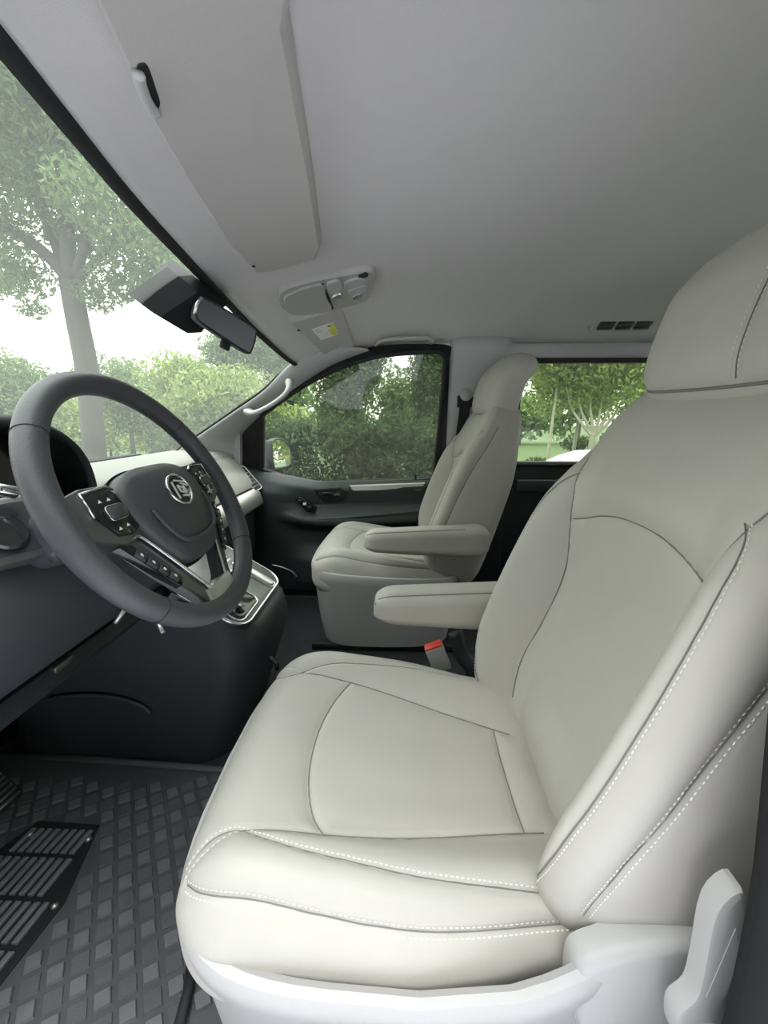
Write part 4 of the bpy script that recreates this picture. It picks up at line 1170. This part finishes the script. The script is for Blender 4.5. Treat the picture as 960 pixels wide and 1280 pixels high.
# the large tree ahead of the windscreen
Y1 = 4.8
Q1 = lambda a, b, y=Y1: P(a, b, Y=y)
base = Q1(127, 600); base = np.array((base[0], Y1, gz(Y1)))
limbs = [([base, Q1(122, 590), Q1(110, 470), Q1(97, 400), Q1(88, 350)], .135, .11),
         ([Q1(88, 352), Q1(70, 330), Q1(35, 300), Q1(-20, 268), Q1(-70, 240)], .085, .03),
         ([Q1(88, 350), Q1(66, 290, 5), Q1(40, 235, 5.1), Q1(10, 190, 5.2), Q1(-20, 160)], .085, .03),
         ([Q1(88, 350), Q1(84, 290), Q1(82, 230), Q1(90, 150, 4.6), Q1(95, 60, 4.5)], .085, .03),
         ([Q1(90, 352), Q1(108, 300), Q1(112, 240), Q1(130, 180, 4.6)], .06, .02),
         ([Q1(92, 355), Q1(120, 326), Q1(142, 300), Q1(150, 260, 4.6), Q1(175, 235, 4.5)], .05, .015),
         ([Q1(60, 300), Q1(50, 240), Q1(38, 170), Q1(20, 100)], .035, .012)]
cl = []
r_ = np.random.default_rng(3)
for a, b, s in ((10, 110, .55), (60, 120, .5), (20, 200, .5), (95, 190, .45), (130, 250, .45), (60, 250, .35), (0, 280, .4), (170, 300, .40), (215, 320, .35), (235, 345, .28), (20, 340, .35), (120, 370, .25), (150, 350, .3), (-30, 200, .6), (-20, 340, .4), (40, 385, .18), (60, 180, .5), (110, 300, .3), (195, 290, .35), (130, 180, .5), (-60, 80, .8), (60, 20, .8), (200, 345, .3)):
    y = Y1+r_.uniform(-.7, .7); cl.append((P(a, b, Y=y), (s*1.05, s*1.1, s*.75)))
tree('broadleaf_tree', base, 'tall broadleaf tree with a thick forked trunk ahead of the windscreen', limbs, cl, 44000, .036, M['leaf_mid'], M['bark'], 11, droop=.5)

def simple_tree(name, px, Y, top, hw, label, leaf, bark, rs, n, size, low=None, trunk=.1, m=26, group=None, fork=False, cat='tree', droop=0., sub=.42):
    c = P(px, 520, Y=Y); G_ = gz(Y); b = np.array((c[0], Y, G_))
    zt = P(px, top, Y=Y)[2]; zl = P(px, low, Y=Y)[2] if low else G_+.3
    ctr = np.array((c[0], Y, (zt+zl)/2)); R = (hw, hw*.8, (zt-zl)/2)
    cl = crown(ctr, R, m, rs, sub=sub)
    limbs = [([b, b+(0, 0, (zl-G_)*.6), (c[0]+.05, Y, zl+.25*(zt-zl)), (c[0], Y, zl+.6*(zt-zl))], trunk, trunk*.35)]
    if fork:
        f0 = np.array((c[0]+.0, Y, zl-.25))
        limbs = [([b, (b+f0)/2, f0], trunk, trunk*.8)]
        for dx in (-.9, -.55, -.15, .25, .6, .95):
            limbs.append(([f0-(0, 0, .1), f0+(dx*.35, .0, .25), f0+(dx*.6, .1, .6), f0+(dx*.8, .1, 1.1)], trunk*.5, trunk*.2))
    return tree(name, b, label, limbs, cl, n, size, leaf, bark, rs, group, droop, cat)

simple_tree('broadleaf_tree', 310, 10, 400, 1.1, 'tree with a slim trunk seen just below the rear view mirror', M['leaf_mid'], M['bark'], 21, 7000, .07, 470, .16, droop=.3)
simple_tree('broadleaf_tree', 338, 12, 385, 1.3, 'tree with a slim trunk just inside the far windscreen pillar', M['leaf_mid'], M['bark'], 22, 7000, .075, 470, .15)
simple_tree('willow_tree', 268, 9, 430, 1.45, 'bright lime green bushy tree in the middle of the windscreen', M['leaf_lime'], M['bark'], 23, 22000, .062, 560, .08, m=40, droop=1.0)
simple_tree('broadleaf_tree', 160, 14, 432, 1.6, 'small loose green tree beyond the large trunk', M['leaf_mid'], M['bark'], 24, 9000, .08, 540, .1)
simple_tree('broadleaf_tree', 10, 11, 428, 1.7, 'rounded green tree at the left edge of the windscreen', M['leaf_mid'], M['bark'], 25, 9000, .075, 545, .1)
simple_tree('willow_tree', 215, 15, 470, 1.9, 'lime green bush low behind the steering wheel rim', M['leaf_lime'], M['bark'], 26, 10000, .085, 575, .08)
simple_tree('willow_tree', 60, 13, 478, 2.2, 'lime green bush left of the large trunk', M['leaf_lime'], M['bark'], 27, 12000, .085, 580, .08)
simple_tree('willow_tree', 130, 18, 500, 3.0, 'low lime green shrub behind the large trunk', M['leaf_lime'], M['bark'], 28, 9000, .10, 575, .08, cat='shrub')
# seen through the passenger window
simple_tree('willow_tree', 352, 12, 505, 1.7, 'sunlit lime green bush above the wing mirror', M['leaf_lime'], M['bark'], 31, 13000, .07, 575, .08)
simple_tree('poplar_tree', 442, 9, 300, 1.05, 'dense upright tree in the middle of the passenger window', M['leaf_mid'], M['bark'], 32, 20000, .060, 560, .09, m=46, sub=.34)
simple_tree('poplar_tree', 543, 9.5, 280, .95, 'dense upright tree at the rear edge of the passenger window', M['leaf_mid'], M['bark'], 33, 20000, .060, 560, .09, m=46, sub=.34)
hc = []
r_ = np.random.default_rng(5)
for k in range(130):
    x = -3.2+k*.0325+r_.uniform(-.1, .1); hc.append(((x, 5.0+r_.uniform(-.35, .35), r_.uniform(-.85, .80)), (.42, .3, .22)))
hv, hf = leaves(hc, 48000, .045, 41, droop=-.4)
hg = empty('juniper_hedge', (-.4, 5.0, gz(5)), 'dark feathery juniper hedge outside the passenger window', 'hedge')
h_ = make('foliage', hv-np.array((-.4, 5.0, gz(5))), hf, M['leaf_dark'], hg, smooth=False); h_['kind'] = 'stuff'
for k in range(6): make('stem', *tube(np.array([(-1.8+.7*k, 0, 0), (-1.7+.7*k, .05, .7)]), .03, 6), M['bark'], hg)
# seen through the sliding door window
simple_tree('street_tree', 744, 9.6, 300, 1.4, 'spreading tree with pale forked limbs in the sliding door window', M['leaf_lime'], M['pale_bark'], 51, 18000, .065, 528, .085, m=44, fork=True)
simple_tree('street_tree', 690, 9.8, 310, 1.2, 'leafy tree at the front edge of the sliding door window', M['leaf_lime'], M['pale_bark'], 52, 15000, .065, 520, .05, m=40)
simple_tree('street_tree', 722, 10.5, 330, 1.3, 'thin pale trunked young tree in the sliding door window', M['leaf_mid'], M['pale_bark'], 53, 12000, .07, 535, .06, m=40)
simple_tree('street_tree', 800, 9.6, 290, 1.5, 'leafy tree behind the driver headrest', M['leaf_lime'], M['pale_bark'], 54, 12000, .07, 530, .08, m=40)
for k_, (x_, y_) in enumerate(((6.9, 6.9), (9.8, 8.5))):
    b_ = np.array((x_, y_, gz(y_))); cl = crown((x_, y_, 2.2), (1.7, 1.4, 2.0), 40, 60+k_, sub=.4)
    tree('street_tree', b_, ('roadside tree reflected in the wing mirror, nearer one', 'roadside tree reflected in the wing mirror, farther one')[k_], [([b_, b_+(0, 0, 1.2), b_+(.05, 0, 2.6)], .09, .04)], cl, 9000, .085, M['leaf_lime'], M['pale_bark'], 64+k_)
hc = [((2.2+.35*k+r_.uniform(-.1, .1), 12.5+r_.uniform(-.4, .4), r_.uniform(-1.0, .30)), (.5, .5, .3)) for k in range(26)]
hv, hf = leaves(hc, 14000, .075, 42)
h2 = empty('clipped_hedge', (6, 12.5, gz(12)), 'dark hedge low behind the pale trunks', 'hedge')
h_ = make('foliage', hv-np.array((6, 12.5, gz(12))), hf, M['leaf_dark'], h2, smooth=False); h_['kind'] = 'stuff'
# distant tree belt that closes the view all round the far side
for k in range(13):
    x = -26+4.4*k; hh = 5.2+1.4*math.sin(k*2.1)
    cl = crown((x, 30, GZ-.6+hh*.5), (2.9, 1.5, hh*.5), 16, 70+k, sub=.5)
    tree('broadleaf_tree', np.array((x, 30, gz(30))), 'distant green tree in the hazy belt far behind the hedge', [([(x, 30, gz(30)), (x, 30, GZ+1), (x, 30, GZ+hh*.6)], .18, .06)], cl, 2000, .26, M['leaf_mid'], M['bark'], 90+k, group='distant tree belt')

for k in range(9):                                           # unseen tree row, added to block low sky light from the door side
    x = -15+3.6*k+rng.uniform(-.4, .4)
    cl = crown((x, -7.4, GZ+4.6), (2.3, 1.7, 4.5), 28, 170+k, sub=.45)
    tree('broadleaf_tree', np.array((x, -7.4, GZ)), 'added tree out of view, blocking low sky light on the open door side', [([(x, -7.4, GZ), (x, -7.4, GZ+1.5), (x, -7.4, GZ+6)], .2, .08)], cl, 7000, .26, M['leaf_dark'], M['bark'], 190+k, group='added light-blocking tree row')

# parked white car seen through the sliding door window
car = empty('car', (4.08, 8.0, gz(8)), 'white parked car low in the sliding door window', 'car')
prof = [(-2.1, .35), (-2.12, .62), (-2.0, .78), (-1.1, .92), (-.55, 1.24), (-.15, 1.36), (.6, 1.38), (1.1, 1.28), (1.65, .98), (2.05, .92), (2.1, .5), (2.05, .33), (1.5, .28), (-1.5, .28)]
R = []
for y, k in ((-.86, .94), (-.82, 1), (0, 1.02), (.82, 1), (.86, .94)):
    R.append(np.array([(x, y*(1 if z < .95 else .80), .30+(z-.30)*k) for x, z in prof]))
MB().add(*rings(R)).build('body', M['white_paint'], car, sharp=40)
gwin = [(-.98, .95), (-.52, 1.20), (-.12, 1.31), (.58, 1.33), (1.02, 1.24), (1.45, .97)]
for yy in (-.76, .76):
    V, F = prism(gwin, 0, .03); make('side_window', np.c_[V[:, 0], yy+np.sign(yy)*V[:, 2]-(V[:, 1]-1.1)*.28*np.sign(yy), V[:, 1]], F, M['car_glass'], car, smooth=False)
for xx in (-1.35, 1.35):
    for yy in (-.8, .8):
        t_ = np.c_[xx+.31*np.cos(th3), np.full(40, yy), .31+.31*np.sin(th3)]
        make('wheel', *rings([t_+(0, -.1, 0), t_+(0, .1, 0)]), M['black'], car)
